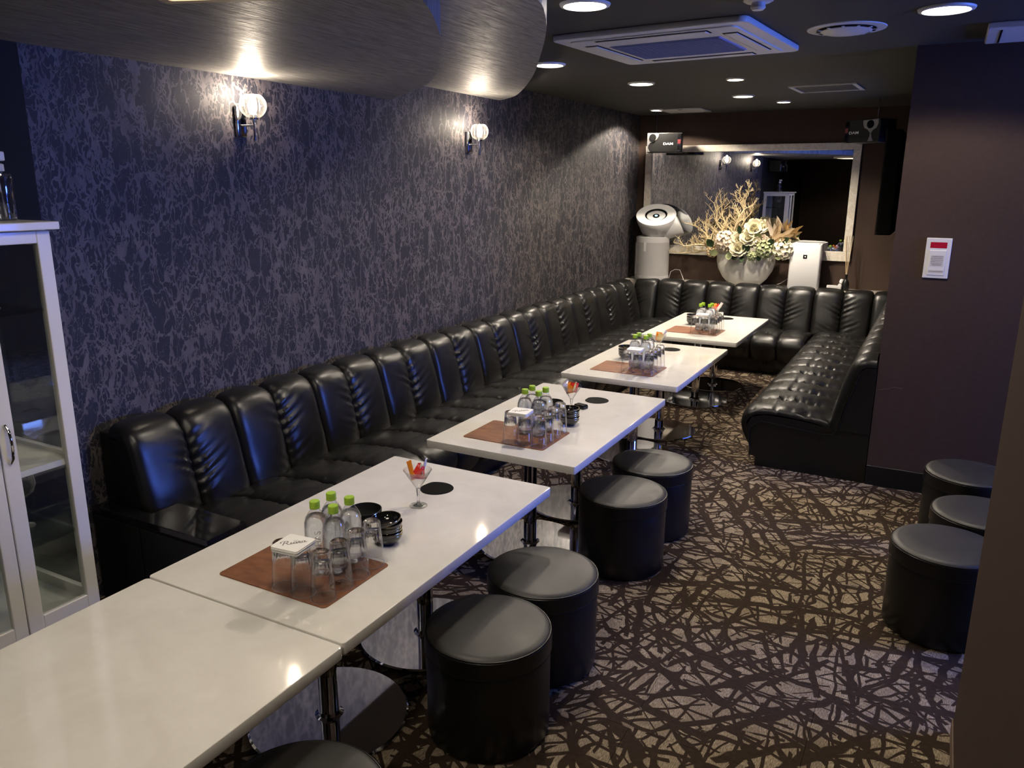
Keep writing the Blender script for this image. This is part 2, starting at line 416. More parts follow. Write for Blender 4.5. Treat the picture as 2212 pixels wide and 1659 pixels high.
ceiling = struct(obj('ceiling', box(XW - .1, 3.5, -2.7, YB + .1, ZC, ZC + .1), 'ceiling_paint'), 'dark grey painted ceiling')
def smooth_poly(pts, k=5):
    """Catmull-Rom through open control points"""
    P = [Vector((*p, 0)) for p in pts]; out = []
    for i in range(len(P) - 1):
        p0, p1, p2, p3 = P[max(i - 1, 0)], P[i], P[i + 1], P[min(i + 2, len(P) - 1)]
        for s in range(k):
            t = s / k
            out.append(.5 * ((2 * p1) + (p2 - p0) * t + (2 * p0 - 5 * p1 + 4 * p2 - p3) * t * t + (3 * p1 - p0 - 3 * p2 + p3) * t ** 3))
    out.append(P[-1]); return [(p.x, p.y) for p in out]
L2 = smooth_poly([(XW, 5.107), (-2.748, 5.025), (-2.554, 4.811), (-2.104, 4.126), (-1.701, 3.422), (-1.435, 2.931), (-1.292, 2.625), (-1.221, 2.421), (-1.144, 1.992), (-1.124, 1.430), (-1.226, 0.817), (-1.634, 0.102), (XW, -0.409)])
L1 = smooth_poly([(XW, 3.851), (-2.758, 3.759), (-2.385, 3.442), (-2.176, 3.238), (-1.930, 2.931), (-1.665, 2.543), (-1.469, 2.237), (-1.260, 1.842), (-1.185, 1.532), (-1.195, 1.124), (-1.532, 0.409), (XW, -0.204)])
o = obj('soffit_panel', prism(L2, 2.217, ZC), 'brushed_laminate', ceiling); o['label'] = 'upper curved brushed grey soffit panel'
o = obj('soffit_panel', prism(L1, 2.110, 2.217), 'brushed_laminate', ceiling); o['label'] = 'lower curved brushed grey soffit panel'

# marble ledge behind the end sofa
struct(obj('trim_1', box(XW, XR, 7.79, YB, 0, .70, .004, 1), 'ledge_marble'), 'pale marble ledge behind the end sofa')

# ================================================================== LIGHTS
def lamp_light(name, kind, loc, watts, col, size=.05, spot=None, blend=.5, parent=None):
    d = bpy.data.lights.new(name, kind); d.energy = watts; d.color = col
    if kind in ('POINT', 'SPOT'): d.shadow_soft_size = size
    if kind == 'SPOT': d.spot_size = math.radians(spot); d.spot_blend = blend
    o = bpy.data.objects.new(name, d); COL.objects.link(o); o.location = loc
    if parent: o.parent = parent
    return o
def downlight(x, y, R, label, watts, col, spot=148, disc='led_disc', blend=.25):
    t = thing('downlight', label, 'ceiling light', (x, y, ZC), 0, 'recessed ceiling downlights')
    rim = lathe([(R * .80, -.004), (R * .84, -.010), (R * .97, -.007), (R, 0), (R * .80, 0)], 40)
    obj('rim', rim, 'white_plastic', t, smooth=40)
    obj('diffuser', lathe([(0, -.0045), (R * .82, -.0045), (R * .82, -.001), (0, -.001)], 32), disc, t, smooth=30)
    lamp_light('downlight_beam', 'SPOT', (0, 0, -.02), watts, col, R * .6, spot, blend, t)
    return t
downlight(-1.331, 3.057, .100, 'large round downlight at the top edge beside the soffit curve', DOWN_W, NEUT)
downlight(-2.141, 4.425, .095, 'round downlight half hidden by the soffit edge', DOWN_W, NEUT)
downlight(-1.961, 5.510, .095, 'round downlight beyond the ceiling air conditioner corner', DOWN_W, NEUT)
downlight(-1.326, 5.551, .062, 'small warm spot downlight behind the air conditioner', SPOT_W, WARM, 105, 'led_spot', .7)
downlight(-1.511, 6.616, .088, 'round downlight left of the slim ceiling vent', DOWN_W * 2.2, NEUT)
downlight(-1.306, 7.200, .062, 'small warm spot downlight near the mirror wall', SPOT_W * 1.9, WARM, 105, 'led_spot', .7)
downlight(-2.479, 7.477, .085, 'round downlight over the corner speaker lighting the wallpaper', DOWN_W * 1.6, NEUT, 146, 'led_disc', .12)
downlight(-0.095, 3.774, .105, 'large round downlight near the upper right corner', DOWN_W, NEUT)
downlight(-0.768, 1.024, .100, 'round downlight above the viewer out of frame', DOWN_W * .35, NEUT)
downlight(-0.615, -0.615, .100, 'round downlight behind the viewer out of frame', DOWN_W, NEUT)

def sconce(y, label):
    t = thing('wall_sconce', label, 'wall lamp', (XW, y, 1.903), 0, 'ribbed globe wall lamps')
    obj('backplate', box(.0, .022, -.028, .028, -.055, .080, .006, 2), 'dark_chrome', t, smooth=30)
    obj('arm', tube([(.02, 0, -.005), (.095, 0, -.005)], .0045), 'chrome', t, smooth=60)
    obj('stem', tube([(.095, 0, -.07), (.095, 0, .035)], .0055), 'dark_chrome', t, smooth=60)
    prof = []
    for i in range(17):
        a = -PI / 2 + .16 + (PI - .16 - .62) * i / 16
        prof.append((.058 * math.cos(a), .078 + .056 * math.sin(a)))
    obj('globe', lathe(prof, 72, ripple=lambda a, z: .022 * math.cos(18 * a)), 'globe_glass', t, (.095, 0, 0), smooth=180)
    obj('socket', lathe([(0, .018), (.020, .018), (.020, .038), (.014, .045), (0, .045)], 24), 'chrome', t, (.095, 0, 0), smooth=35)
    obj('bulb', lathe([(0, .045), (.011, .047), (.017, .062), (.018, .085), (.014, .108), (.007, .120), (0, .124)], 24), 'bulb_glow', t, (.095, 0, 0), smooth=60)
    lamp_light('sconce_light', 'POINT', (.095, 0, .128), SCONCE_W, (1.0, .85, .68), .012, parent=t)
    return t
sconce(2.700, 'ribbed glass globe wall lamp lit under the lower soffit')
sconce(4.673, 'ribbed glass globe wall lamp lit under the end of the soffit')

# wooden-framed square ceiling lamp on the soffit
t = thing('ceiling_lamp', 'cream wood framed square lamp under the soffit at the top edge', 'ceiling light', (-1.771, 1.471, 2.110), math.radians(19.0))
for a in ((0, .46, -.03, 0), (0, .46, -.46, -.43), (0, .03, -.43, -.03), (.43, .46, -.43, -.03)):
    obj('frame_bar', box(a[0], a[1], a[2], a[3], -.030, 0, .002, 1), 'cream_wood', t)
obj('diffuser', box(.03, .43, -.43, -.03, -.015, -.005), 'wood_light', t)

# blue screen on the recess wall
t = thing('wall_television', 'wall television showing a blue screen in the recess, seen only in reflections', 'television', (3.22, 3.90, 1.50), math.radians(22))
obj('bezel', box(-.06, 0, -.66, .66, -.39, .39, .008, 2), 'black_gloss', t); obj('wall_arm', box(0, .16, -.05, .05, -.08, .08), 'black_matte', t)
obj('screen', box(-.064, -.058, -.62, .62, -.35, .35), 'tv_screen', t)

# ================================================================== SOFAS
SEAT = [(.195, .285), (.21, .318), (.25, .333), (.32, .345), (.40, .353), (.48, .358), (.55, .358), (.605, .352), (.65, .338), (.683, .315), (.702, .285), (.706, .255), (.700, .225), (.685, .190), (.668, .155), (.655, .135)]
BACK = [(.200, .285), (.192, .330), (.183, .380), (.172, .430), (.160, .480), (.148, .530), (.135, .580), (.122, .625), (.108, .660), (.088, .685), (.062, .698), (.035, .702), (.004, .702)]
def dense(prof, n):
    L = [0]
    for a, b in zip(prof, prof[1:]): L.append(L[-1] + math.hypot(b[0] - a[0], b[1] - a[1]))
    out = []
    for i in range(n + 1):
        s = L[-1] * i / n; k = 0
        while k < len(prof) - 2 and L[k + 1] < s: k += 1
        f = (s - L[k]) / (L[k + 1] - L[k])
        p = [prof[k][j] + (prof[k + 1][j] - prof[k][j]) * f for j in (0, 1)]
        q0 = prof[max(k - 1, 0)]; q1 = prof[min(k + 2, len(prof) - 1)]
        tx, tz = q1[0] - q0[0], q1[1] - q0[1]; l = math.hypot(tx, tz)
        out.append((p[0], p[1], s, tz / l, -tx / l))     # outward normal for a section drawn from the crease forward and up
    return out, L[-1]
def hsh(*a): return (math.sin(sum(x * k for x, k in zip(a, (12.9898, 78.233, 37.719, 11.13)))) * 43758.5453) % 1.0
def cushion_mesh(kind, w, wl, wr, seed):
    """kind back/seat; wl, wr: wrinkle strength at the two side seams. Local x along, -y away from the wall, z up."""
    rnd = random.Random(seed)
    nu, ns = (30, 44) if kind == 'back' else (26, 40)
    pr, L = dense(BACK if kind == 'back' else SEAT, ns)
    sgn = -1.0 if kind == 'back' else 1.0
    H = .030 if kind == 'back' else .020
    bm = bmesh.new(); grid = []
    lam = .043 + .008 * rnd.random(); ph = [rnd.random() * 6.28 for _ in range(2)]
    gains = [[.25 + .95 * rnd.random() for _ in range(14)] for _ in range(2)]
    c0 = [.40 + .12 * rnd.random() for _ in range(2)]
    for j, (d, z, s, nx, nz) in enumerate(pr):
        nx, nz = (nx, nz) if kind == 'back' else (-nx, -nz)
        row = []
        sv = s / L
        for i in range(nu + 1):
            uu = .5 - .5 * math.cos(PI * i / nu)
            uu = .55 * uu + .45 * i / nu
            u = uu * w
            e0, e1 = u, w - u
            e = min(e0, e1)
            soft = .024 if (e0 < e1 and wl > 0) or (e1 <= e0 and wr > 0) else .015
            b = H * (1 - math.exp(-e / soft)) * (1 - .25 * (2 * uu - 1) ** 2) - .010 * math.exp(-e / .006)
            if kind == 'back':
                win = max(0, 1 - abs((sv - c0[0]) / .42) ** 2.5)
                end = min(1, s / .03)
            else:
                win = max(0, 1 - abs((sv - .42) / .40) ** 2.5); end = min(1, s / .03)
            wr_ = 0.0
            for side, (ee, st) in enumerate(((e0, wl), (e1, wr))):
                if st <= 0: continue
                q = (s - ee * (.55 if kind == 'back' else .25)) / lam
                k = int(q) % 14
                g = gains[side][k]; g2 = gains[side][(k + 1) % 14]; fr = q - math.floor(q)
                g = g * (1 - fr) + g2 * fr
                wv = math.cos(2 * PI * q + ph[side] + 3 * ee / w)
                wv = 1 - 2 * abs(math.sin(PI * q + ph[side] * .5 + 1.5 * ee / w)) ** .8
                rng = (.080 if kind == 'back' else .06) * (.25 + 1.0 * g)
                wr_ += st * g * (.0095 if kind == 'back' else .008) * wv * math.exp(-(ee / rng) ** 2) * min(1, ee / .006) * win
            if kind == 'seat':      # tuck lines that cross the seat
                for sc, am in ((.19, .010), (.34, .010)):
                    wr_ -= am * math.exp(-((s - sc) / .010) ** 2) * (.35 + .65 * math.exp(-(e / .04) ** 2))
            wr_ += .0018 * math.sin(17 * u + 9 * s + seed) * math.sin(23 * s - 7 * u + seed * 2)
            b = (b + wr_) * (end if kind == 'back' else min(1, .2 + end))
            row.append(bm.verts.new((u, -(d + nx * b), z + nz * b)))
        grid.append(row)
    for a, b in zip(grid, grid[1:]):
        for i in range(nu): bm.faces.new((a[i], a[i + 1], b[i + 1], b[i]))
    # close behind so that the cushion is a solid pad
    back = []
    for j, (d, z, s, nx, nz) in enumerate(pr):
        nx, nz = (nx, nz) if kind == 'back' else (-nx, -nz)
        back.append([bm.verts.new((w * k, -(d - nx * .028), z - nz * .028)) for k in (0.002, .998)])
    bmesh.ops.recalc_face_normals(bm, faces=bm.faces)
    for a, b in zip(back, back[1:]): bm.faces.new((a[0], b[0], b[1], a[1]))
    for a, b, p, q in zip(grid, grid[1:], back, back[1:]):
        bm.faces.new((a[0], b[0], q[0], p[0])); bm.faces.new((a[-1], p[1], q[1], b[-1]))
    bmesh.ops.recalc_face_normals(bm, faces=bm.faces)
    me = bpy.data.meshes.new('back_cushion' if kind == 'back' else 'seat_cushion'); bm.to_mesh(me); bm.free()
    shade(me, 60.0); me.materials.append(MATS['black_leather'])
    return me
PITCH = .2625
BK_A = [cushion_mesh('back', PITCH, 0, 1.0, s) for s in (1, 2, 3)]      # wrinkled at the far side seam
BK_B = [cushion_mesh('back', PITCH, 1.0, 0, s) for s in (4, 5, 6)]
SE = [cushion_mesh('seat', PITCH, .9, .9, s) for s in (11, 12, 16)]
SE_W = [cushion_mesh('seat', PITCH, 1.25, 1.25, s) for s in (13, 14, 15)]
def section(inset=.026, toe=True):
    """outline (d, z) of the sofa body under the cushions"""
    return [(0, 0), (.612, 0), (.612, .06), (.650, .06), (.650, .14), (.668, .18), (.672, .25), (.650, .30), (.58, .322), (.40, .318), (.25, .300), (.170, .29), (.140, .43), (.112, .56), (.085, .64), (.055, .668), (0, .670)]
def body_mesh(sec, x0, x1):
    bm = bmesh.new()
    A = [bm.verts.new((x0, -d, z)) for d, z in sec]; B = [bm.verts.new((x1, -d, z)) for d, z in sec]
    bm.faces.new(A); bm.faces.new(B[::-1])
    for i in range(len(sec)): bm.faces.new((A[i], A[(i + 1) % len(sec)], B[(i + 1) % len(sec)], B[i]))
    bmesh.ops.recalc_face_normals(bm, faces=bm.faces)
    return bm
BACK_SEC = [(0, .29), (.170, .29), (.140, .43), (.112, .56), (.085, .64), (.055, .668), (0, .670)]
def sofa(label, loc, rz, backs, seats, first=0, wrinkled=False):
    """backs, seats: (start, end, count) along the sofa"""
    t = thing('banquette_sofa', label, 'sofa', loc, rz, 'black leather banquette sofas')
    b0, b1, nb = backs; s0, s1, ns = seats
    obj('base', body_mesh(section(), s0, s1), 'black_leather', t)
    if b0 < s0 - .001: obj('back_frame', body_mesh(BACK_SEC, b0, s0), 'black_leather', t)
    if b1 > s1 + .001: obj('back_frame', body_mesh(BACK_SEC, s1, b1), 'black_leather', t)
    w = (b1 - b0) / nb
    for k in range(nb):
        me = (BK_A, BK_B)[(k + first) % 2][(k * 7 // 2) % 3]
        o = obj('back_cushion', me, None, t, (b0 + k * w, 0, 0)); o.scale = (w / PITCH, 1, 1)
    w = (s1 - s0) / ns
    for k in range(ns):
        me = (SE_W[k % 3] if wrinkled else SE[k % 3])
        o = obj('seat_cushion', me, None, t, (s0 + k * w, 0, 0)); o.scale = (w / PITCH, 1, 1)
    return t
# long sofa along the wallpaper wall: local x -> +Y
left = sofa('long black leather banquette against the marbled wallpaper wall', (-2.798, 1.845, 0), PI / 2, (0.0, 5.72, 22), (.122, 5.72, 21))
obj('back_rail', box(0, 5.935, -.004, .056, .0, .690, .006, 2), 'black_leather', left)
# end sofa under the mirror ledge
sofa('black leather banquette across the end wall under the mirror', (0, 7.785, 0), 0, (-2.715, XR - .006, 10), (-2.085, -.945, 5), 1)
# short sofa along the right wall: local x -> -Y
right = sofa('short black leather banquette along the brown wall, its wrinkled end facing the room', (XR - .004, 7.565, 0), -PI / 2, (0, 2.905, 11), (0, 2.895, 11), 1, True)
# piping and end panel on the free end of the short sofa (local x = length side)
pp = [(2.909, -.640, .10), (2.909, -.655, .16), (2.909, -.652, .24), (2.909, -.60, .285), (2.909, -.42, .272), (2.909, -.24, .258), (2.909, -.19, .266), (2.909, -.165, .30), (2.909, -.13, .46), (2.909, -.085, .62)]
obj('piping', tube(pp, .0035, 6), 'black_satin', right, smooth=60)

# low black box at the near end of the long sofa
t = thing('end_box', 'low glossy black box closing the near end of the long sofa', 'side table', (0, 0, 0))
obj('body', prism([(-2.85, 1.78), (-2.215, 1.78), (-2.215, 1.955), (-2.58, 1.955), (-2.58, 1.838), (-2.85, 1.838)], 0, .375), 'black_satin', t)
obj('lid', prism([(-2.85, 1.775), (-2.20, 1.775), (-2.20, 1.96), (-2.578, 1.96), (-2.578, 1.839), (-2.85, 1.839)], .375, .40, .002, 1), 'black_gloss', t)
obj('front_panel', box(-2.565, -2.225, 1.772, 1.78, .02, .365, .001, 1), 'black_satin', t)
obj('front_panel', box(-2.845, -2.575, 1.772, 1.78, .02, .365, .001, 1), 'black_satin', t)

# ================================================================== TABLES
TABLES = [(-1.535, .722), (-1.538, 1.91), (-1.546, 3.33), (-1.568, 4.79), (-1.570, 6.235)]
TLAB = ['bare white marble-look table beside the glass cabinet', 'white table with glasses adjoining the bare table', 'white table with a small black box, second laid table', 'white table with glasses, third laid table, before the last one', 'white table with glasses nearest the end sofa']
TN = [None, 'first laid table', 'second laid table', 'third laid table', 'last laid table']
def make_table():
    t = thing('table', TLAB[0], 'table', (0, 0, 0), 0, 'white pedestal tables')
    obj('table_top', prism(rrect(.722, 1.184, .012), ZT - .034, ZT, .003, 2), 'white_table', t, smooth=40)
    for s in (-1, 1):
        obj('pole', lathe([(.030, .012), (.030, ZT - .045)], 28), 'chrome', t, (0, .27 * s, 0), smooth=60)
        obj('mount_plate', lathe([(0, ZT - .046), (.10, ZT - .046), (.10, ZT - .036), (0, ZT - .036)], 28), 'black_matte', t, (0, .27 * s, 0))
        obj('base_disc', lathe([(0, 0), (.244, 0), (.250, .004), (.250, .009), (.244, .0135), (.045, .0135), (.036, .018), (.034, .030), (0, .030)], 72), 'chrome', t, (0, .27 * s, 0), smooth=9)
    return t
tb = make_table()
for k, (x, y) in enumerate(TABLES):
    if k == 0: tb.location = (x, y, -.002)
    else: dup(tb, (x, y, 0), 0, TLAB[k])

# ================================================================== STOOLS
def make_stool():
    t = thing('stool', '', 'stool', (0, 0, 0), 0, 'round black leather stools')
    obj('body', lathe([(0, .004), (.180, .004), (.188, .010), (.190, .03), (.191, .275), (.189, .284), (0, .284)], 64), 'black_leather', t, smooth=40)
    obj('seat_pad', lathe([(0, .284), (.190, .284), (.1945, .289), (.1955, .320), (.194, .338), (.190, .342), (0, .342)], 64), 'black_leather', t, smooth=40)
    obj('top_panel', lathe([(.190, .340), (.186, .3465), (.168, .352), (.10, .3555), (0, .357)], 64), 'stool_leather', t, smooth=60)
    ring = [(.1925 * math.cos(2 * PI * i / 64), .1925 * math.sin(2 * PI * i / 64), .286) for i in range(64)]
    obj('piping', tube(ring, .003, 6, closed=True), 'black_satin', t, smooth=60)
    ring = [(.1905 * math.cos(2 * PI * i / 64), .1905 * math.sin(2 * PI * i / 64), .3415) for i in range(64)]
    obj('top_piping', tube(ring, .0028, 6, closed=True), 'black_satin', t, smooth=60)
    return t
st = make_stool()
STOOLS = [(-1.09, 1.05, 'round black stool cut off by the bottom edge at the bare table'), (-1.075, 1.853, 'big foreground round black stool beside the first laid table'), (-1.085, 2.250, 'round black stool behind the big foreground stool'),
          (-1.104, 3.084, 'front stool of the pair at the second laid table'), (-1.108, 3.503, 'rear stool of the pair at the second laid table'),
          (.155, 3.165, 'front stool of the cluster beside the brown wall end'), (.285, 3.575, 'middle stool of the cluster beside the brown wall end'), (.250, 4.085, 'back stool of the cluster by the brown wall'), (.66, 4.30, 'round black stool mostly hidden behind the stool cluster')]
for k, (x, y, lab) in enumerate(STOOLS):
    if k == 0: st.location = (x, y, 0); st['label'] = lab
    else: dup(st, (x, y, 0), random.random() * 6, lab)

# ================================================================== TABLE SETTINGS
def tumbler_mesh():
    wall = lathe([(.0345, 0), (.0345, .004), (.0325, .045), (.0290, .095), (.0265, .118), (.0255, .134), (.0240, .1365), (.0237, .130), (.0248, .115), (.0275, .094), (.0310, .045), (.0328, .004), (.0328, 0)], 36)
    base = lathe([(0, .1135), (.014, .1130), (.0195, .1085), (.0225, .098), (.0262, .080), (.0272, .080), (.0258, .100), (.0243, .118), (.0236, .1365), (.0215, .1388), (.016, .1368), (.010, .1335), (0, .1325)], 60, ripple=lambda a, z: (.035 * math.cos(15 * a) if z < .13 else 0))
    return wall, base
w_, b_ = tumbler_mesh()
tum = thing('tumbler', '', 'glass', (0, 0, 0), 0, 'upside-down clear tumblers')
obj('wall', w_, 'tumbler_glass', tum, smooth=60); obj('thick_base', b_, 'thick_glass', tum, smooth=50)
obj('rim', tube([(.0337 * math.cos(2 * PI * i / 40), .0337 * math.sin(2 * PI * i / 40), .0011) for i in range(40)], .0010, 6, closed=True), 'glass_edge', tum, smooth=60)
GL = [(.226, .036, 'left end of the front row'), (.295, .037, 'middle of the front row'), (.364, .040, 'front corner'), (.362, .115, 'second place of the side row'), (.360, .190, 'third place of the side row'), (.357, .265, 'back end of the side row')]
MATP = [None, (-1.730, 1.421), (-1.787, 2.853), (-1.806, 4.352), (-1.802, 5.825)]
MT = .003
def wrap_text(body, size, R, zc, ang):
    me = text_mesh(body, size, 0.0004)
    for v in me.vertices:      # lettering runs up the bottle side
        x, y, z = v.co
        a = ang - y / R
        v.co = Vector(((R + z) * math.cos(a), (R + z) * math.sin(a), zc + x))
    return me
bot = thing('water_bottle', '', 'bottle', (0, 0, 0), 0, 'water bottles with lime green caps')
bprof = [(0, .003), (.022, .001), (.030, .006), (.0325, .014), (.0318, .024), (.0335, .034), (.0330, .060), (.0340, .085), (.0335, .110), (.0340, .128), (.0325, .143), (.0285, .157), (.0215, .169), (.0150, .177), (.0128, .183), (.0128, .190)]
obj('body', lathe(bprof, 32, ripple=lambda a, z: (.026 * math.cos(7 * a + z * 110) if .02 < z < .125 else 0)), 'clear_film', bot, smooth=80)
obj('water', lathe([(0, .005), (.021, .004), (.0285, .009), (.0312, .018), (.0318, .060), (.0326, .110), (.0325, .128), (.0310, .142), (.0270, .155), (.0220, .163), (0, .163)], 28, ripple=lambda a, z: (.022 * math.cos(7 * a + z * 110) if .02 < z < .125 else 0)), 'bottle_water', bot, smooth=60)
obj('cap', lathe([(.0128, .184), (.0150, .185), (.0150, .190), (.0145, .1905), (.0148, .204), (.0138, .2065), (0, .207)], 40, ripple=lambda a, z: (.015 * (1 if int(a / (2 * PI) * 40) % 2 else -1) if .186 < z < .205 else 0)), 'lime_cap', bot, smooth=30)
obj('lettering', wrap_text('LOHAS', .026, .0346, .085, -1.0), 'silver_foil', bot)
BOT = [(.224, .176, 'front left'), (.224, .247, 'back left'), (.293, .176, 'front right'), (.292, .248, 'back right')]
cst = bpy.data.meshes.new('coaster'); bm = prism(rrect(.088, .088, .008, 4), 0, .0034, .0006, 1); bm.to_mesh(cst); bm.free(); shade(cst, 30); cst.materials.append(MATS['white_paper'])
def script_logo():
    """handwritten word on the coaster, drawn with pen strokes"""
    strokes = [[(-.95, -.32), (-.86, -.05), (-.72, .38), (-.70, .45)], [(-1.08, .12), (-1.05, .38), (-.80, .50), (-.52, .46), (-.44, .26), (-.60, .08), (-.82, .04), (-.62, .02), (-.50, -.18), (-.36, -.30), (-.26, -.20)],
               [(-.26, -.20), (-.16, .06), (-.20, -.22), (-.10, -.28), (0, -.10)], [(.30, .06), (.14, .10), (.04, -.08), (.10, -.26), (.24, -.16), (.31, .08), (.28, -.20), (.36, -.26), (.46, -.06)],
               [(.46, -.06), (.50, .14), (.60, .06), (.55, -.22), (.64, -.26), (.74, -.08)], [(1.02, .08), (.86, .12), (.76, -.06), (.82, -.24), (.96, -.14), (1.03, .10), (1.0, -.18), (1.10, -.24), (1.18, -.12)],
               [(-.15, .20), (-.13, .21)], [(.02, .30), (.46, .30)], [(.06, .40), (.42, .40)]]
    bm = bmesh.new()
    for s in strokes:
        P = smooth_poly(s, 6); wv = .042 if len(s) > 2 else .022
        if max(p[1] for p in s) > .45: wv = .046
        L, R = [], []
        for i, p in enumerate(P):
            a = P[max(i - 1, 0)]; b = P[min(i + 1, len(P) - 1)]; dx, dy = b[0] - a[0], b[1] - a[1]; l = math.hypot(dx, dy) or 1
            k = wv * (.55 + .75 * abs(dy / l)); nx, ny = -dy / l * k, dx / l * k
            L.append(bm.verts.new(((p[0] + nx), (p[1] + ny), 0))); R.append(bm.verts.new(((p[0] - nx), (p[1] - ny), 0)))
        for i in range(len(P) - 1): bm.faces.new((R[i], R[i + 1], L[i + 1], L[i]))
    xform(bm, Matrix.Scale(.0300, 4))
    me = bpy.data.meshes.new('lettering'); bm.to_mesh(me); bm.free(); me.materials.append(MATS['grey_print']); return me
LOGO = script_logo()
# bowl, dish, cocktail glass prototypes
bowl = thing('bowl', '', 'bowl', (0, 0, 0), 0, 'stacked small black bowls')
obj('shell', lathe([(0, .004), (.020, .004), (.021, 0), (.024, 0), (.026, .004), (.037, .012), (.0455, .024), (.0475, .034), (.0462, .0345), (.0440, .0245), (.0355, .014), (.022, .008), (0, .007)], 40), 'black_gloss', bowl, smooth=60)
obj('rim', tube([(.0468 * math.cos(2 * PI * i / 40), .0468 * math.sin(2 * PI * i / 40), .0344) for i in range(40)], .0011, 5, closed=True), 'gold_rim', bowl, smooth=60)
dishp = thing('ashtray', '', 'ashtray', (0, 0, 0), 0, 'round black ashtrays')
obj('bowl', lathe([(0, 0), (.050, 0), (.053, .003), (.055, .040), (.053, .043), (.050, .041), (.044, .030), (.02, .025), (0, .0245)], 44), 'black_matte', dishp, smooth=50)
obj('rim', tube([(.0538 * math.cos(2 * PI * i / 44), .0538 * math.sin(2 * PI * i / 44), .0425) for i in range(44)], .0016, 6, closed=True), 'black_satin', dishp, smooth=60)
mart = thing('cocktail_glass', '', 'glass', (0, 0, 0), 0, 'cocktail glasses holding sweets')
obj('bowl', lathe([(.0495, .136), (.0500, .1355), (.0075, .066), (.0065, .067), (.0485, .1355), (.0495, .136)], 44), 'clear_glass', mart, smooth=60)
obj('stem', lathe([(0, .0665), (.0072, .066), (.0075, .058), (.0055, .046), (.0045, .025), (.0055, .014), (.0085, .008), (.020, .0045), (0, .0045)], 24), 'thick_glass', mart, smooth=60)
obj('foot', lathe([(0, .001), (.030, .000), (.0320, .0015), (.0310, .003), (.020, .0055), (.008, .008), (0, .008)], 36), 'clear_glass', mart, smooth=60)
def packet(kind, mname, L=.050, Wd=.020):
    """small sealed sweet packet: puffed middle and crimped flat ends"""
    bm = bmesh.new(); nu, nv = 10, 6; rows = []
    for side in (1, -1):
        g = []
        for i in range(nu + 1):
            u = i / nu * 2 - 1; row = []
            for j in range(nv + 1):
                v = j / nv * 2 - 1
                wd = Wd / 2 if kind != 'tri' else Wd * (.95 - .8 * (u * .5 + .5))
                puff = (1 - abs(u) ** 3) * (1 - v * v) * .0042 if abs(u) < .8 else 0.0
                crimp = .0006 * (1 if i % 2 else -1) if abs(u) >= .8 else 0
                row.append(bm.verts.new((v * wd, side * puff + crimp + side * .0002, u * L / 2 + L / 2)))
            g.append(row)
        rows.append(g)
    for g in rows:
        for a, b in zip(g, g[1:]):
            for j in range(nv): bm.faces.new((a[j], a[j + 1], b[j + 1], b[j]))
    bmesh.ops.remove_doubles(bm, verts=bm.verts, dist=.00045)
    bmesh.ops.recalc_face_normals(bm, faces=bm.faces)
    me = bpy.data.meshes.new('sweet_packet'); bm.to_mesh(me); bm.free(); shade(me, 40); me.materials.append(MATS[mname]); return me
PK = {('stick', 'orange_foil'): packet('stick', 'orange_foil', .060, .019), ('tri', 'red_foil'): packet('tri', 'red_foil', .046, .026), ('sq', 'orange_foil'): packet('sq', 'orange_foil', .048, .034), ('sq', 'red_foil'): packet('sq', 'red_foil', .044, .034),
      ('sq', 'silver_foil'): packet('sq', 'silver_foil', .046, .032), ('sq', 'yellow_foil'): packet('sq', 'yellow_foil', .042, .030), ('stick', 'silver_foil'): packet('stick', 'silver_foil', .058, .016), ('stick', 'white_foil'): packet('stick', 'white_foil', .060, .018), ('tri', 'white_foil'): packet('tri', 'white_foil', .044, .024)}
used = set()
def place(proto, loc, rz, label):
    if proto.name not in used:
        used.add(proto.name); proto.location = loc; proto.rotation_euler = (0, 0, rz); proto['label'] = label; return proto
    return dup(proto, loc, rz, label)
def pad_mesh(seed):
    pts = []
    for i in range(48):
        a = 2 * PI * i / 48
        r = .062 * (1 + (.05 * math.exp(-((a - 2.2) / .25) ** 2) - .05 * math.exp(-((a - 2.75) / .3) ** 2) + .012 * math.sin(3 * a + seed)))
        pts.append((r * math.cos(a), r * math.sin(a)))
    return prism(pts, 0, .002, .0005, 1)
ORD6 = ['bottom', 'second', 'third', 'fourth', 'fifth', 'top']
FOOT = [None, (-1.509, 2.114), (-1.524, 3.455), (-1.575, 4.975), (-1.573, 6.46)]
PAD = [None, (-1.543, 2.281), (-1.493, 3.713), (-1.550, 5.185), (-1.533, 6.67)]
BOWL = [None, (-1.425, 1.825), (-1.442, 3.250), (-1.722, 4.758), (-1.703, 6.244)]
DISH = [None, (-1.592, 1.925), (-1.622, 3.445), None, None]
SWEETS = [None,
    [('stick', 'orange_foil', -.026, -.006, -.30, -.55, 'orange'), ('tri', 'red_foil', -.008, .018, -.15, .10, 'red'), ('tri', 'red_foil', .006, -.012, .35, .30, 'red folded'), ('stick', 'silver_foil', .016, .014, .2, .35, 'silver'), ('tri', 'white_foil', .028, .004, .1, .6, 'clear and pink')],
    [('sq', 'orange_foil', -.010, -.010, -.1, -.30, 'orange'), ('sq', 'red_foil', .006, .014, .15, .15, 'red'), ('sq', 'silver_foil', -.022, .012, -.2, -.45, 'silver'), ('sq', 'yellow_foil', .020, -.012, .25, .40, 'yellow')],
    [('sq', 'orange_foil', -.008, .004, -.1, .10, 'orange'), ('sq', 'yellow_foil', .008, -.010, .2, .25, 'yellow'), ('stick', 'white_foil', .024, .004, .2, .6, 'white')],
    [('sq', 'orange_foil', -.016, .004, -.1, -.15, 'orange'), ('stick', 'white_foil', .020, .0, .1, .55, 'white'), ('tri', 'red_foil', .006, -.008, .2, .3, 'red')]]
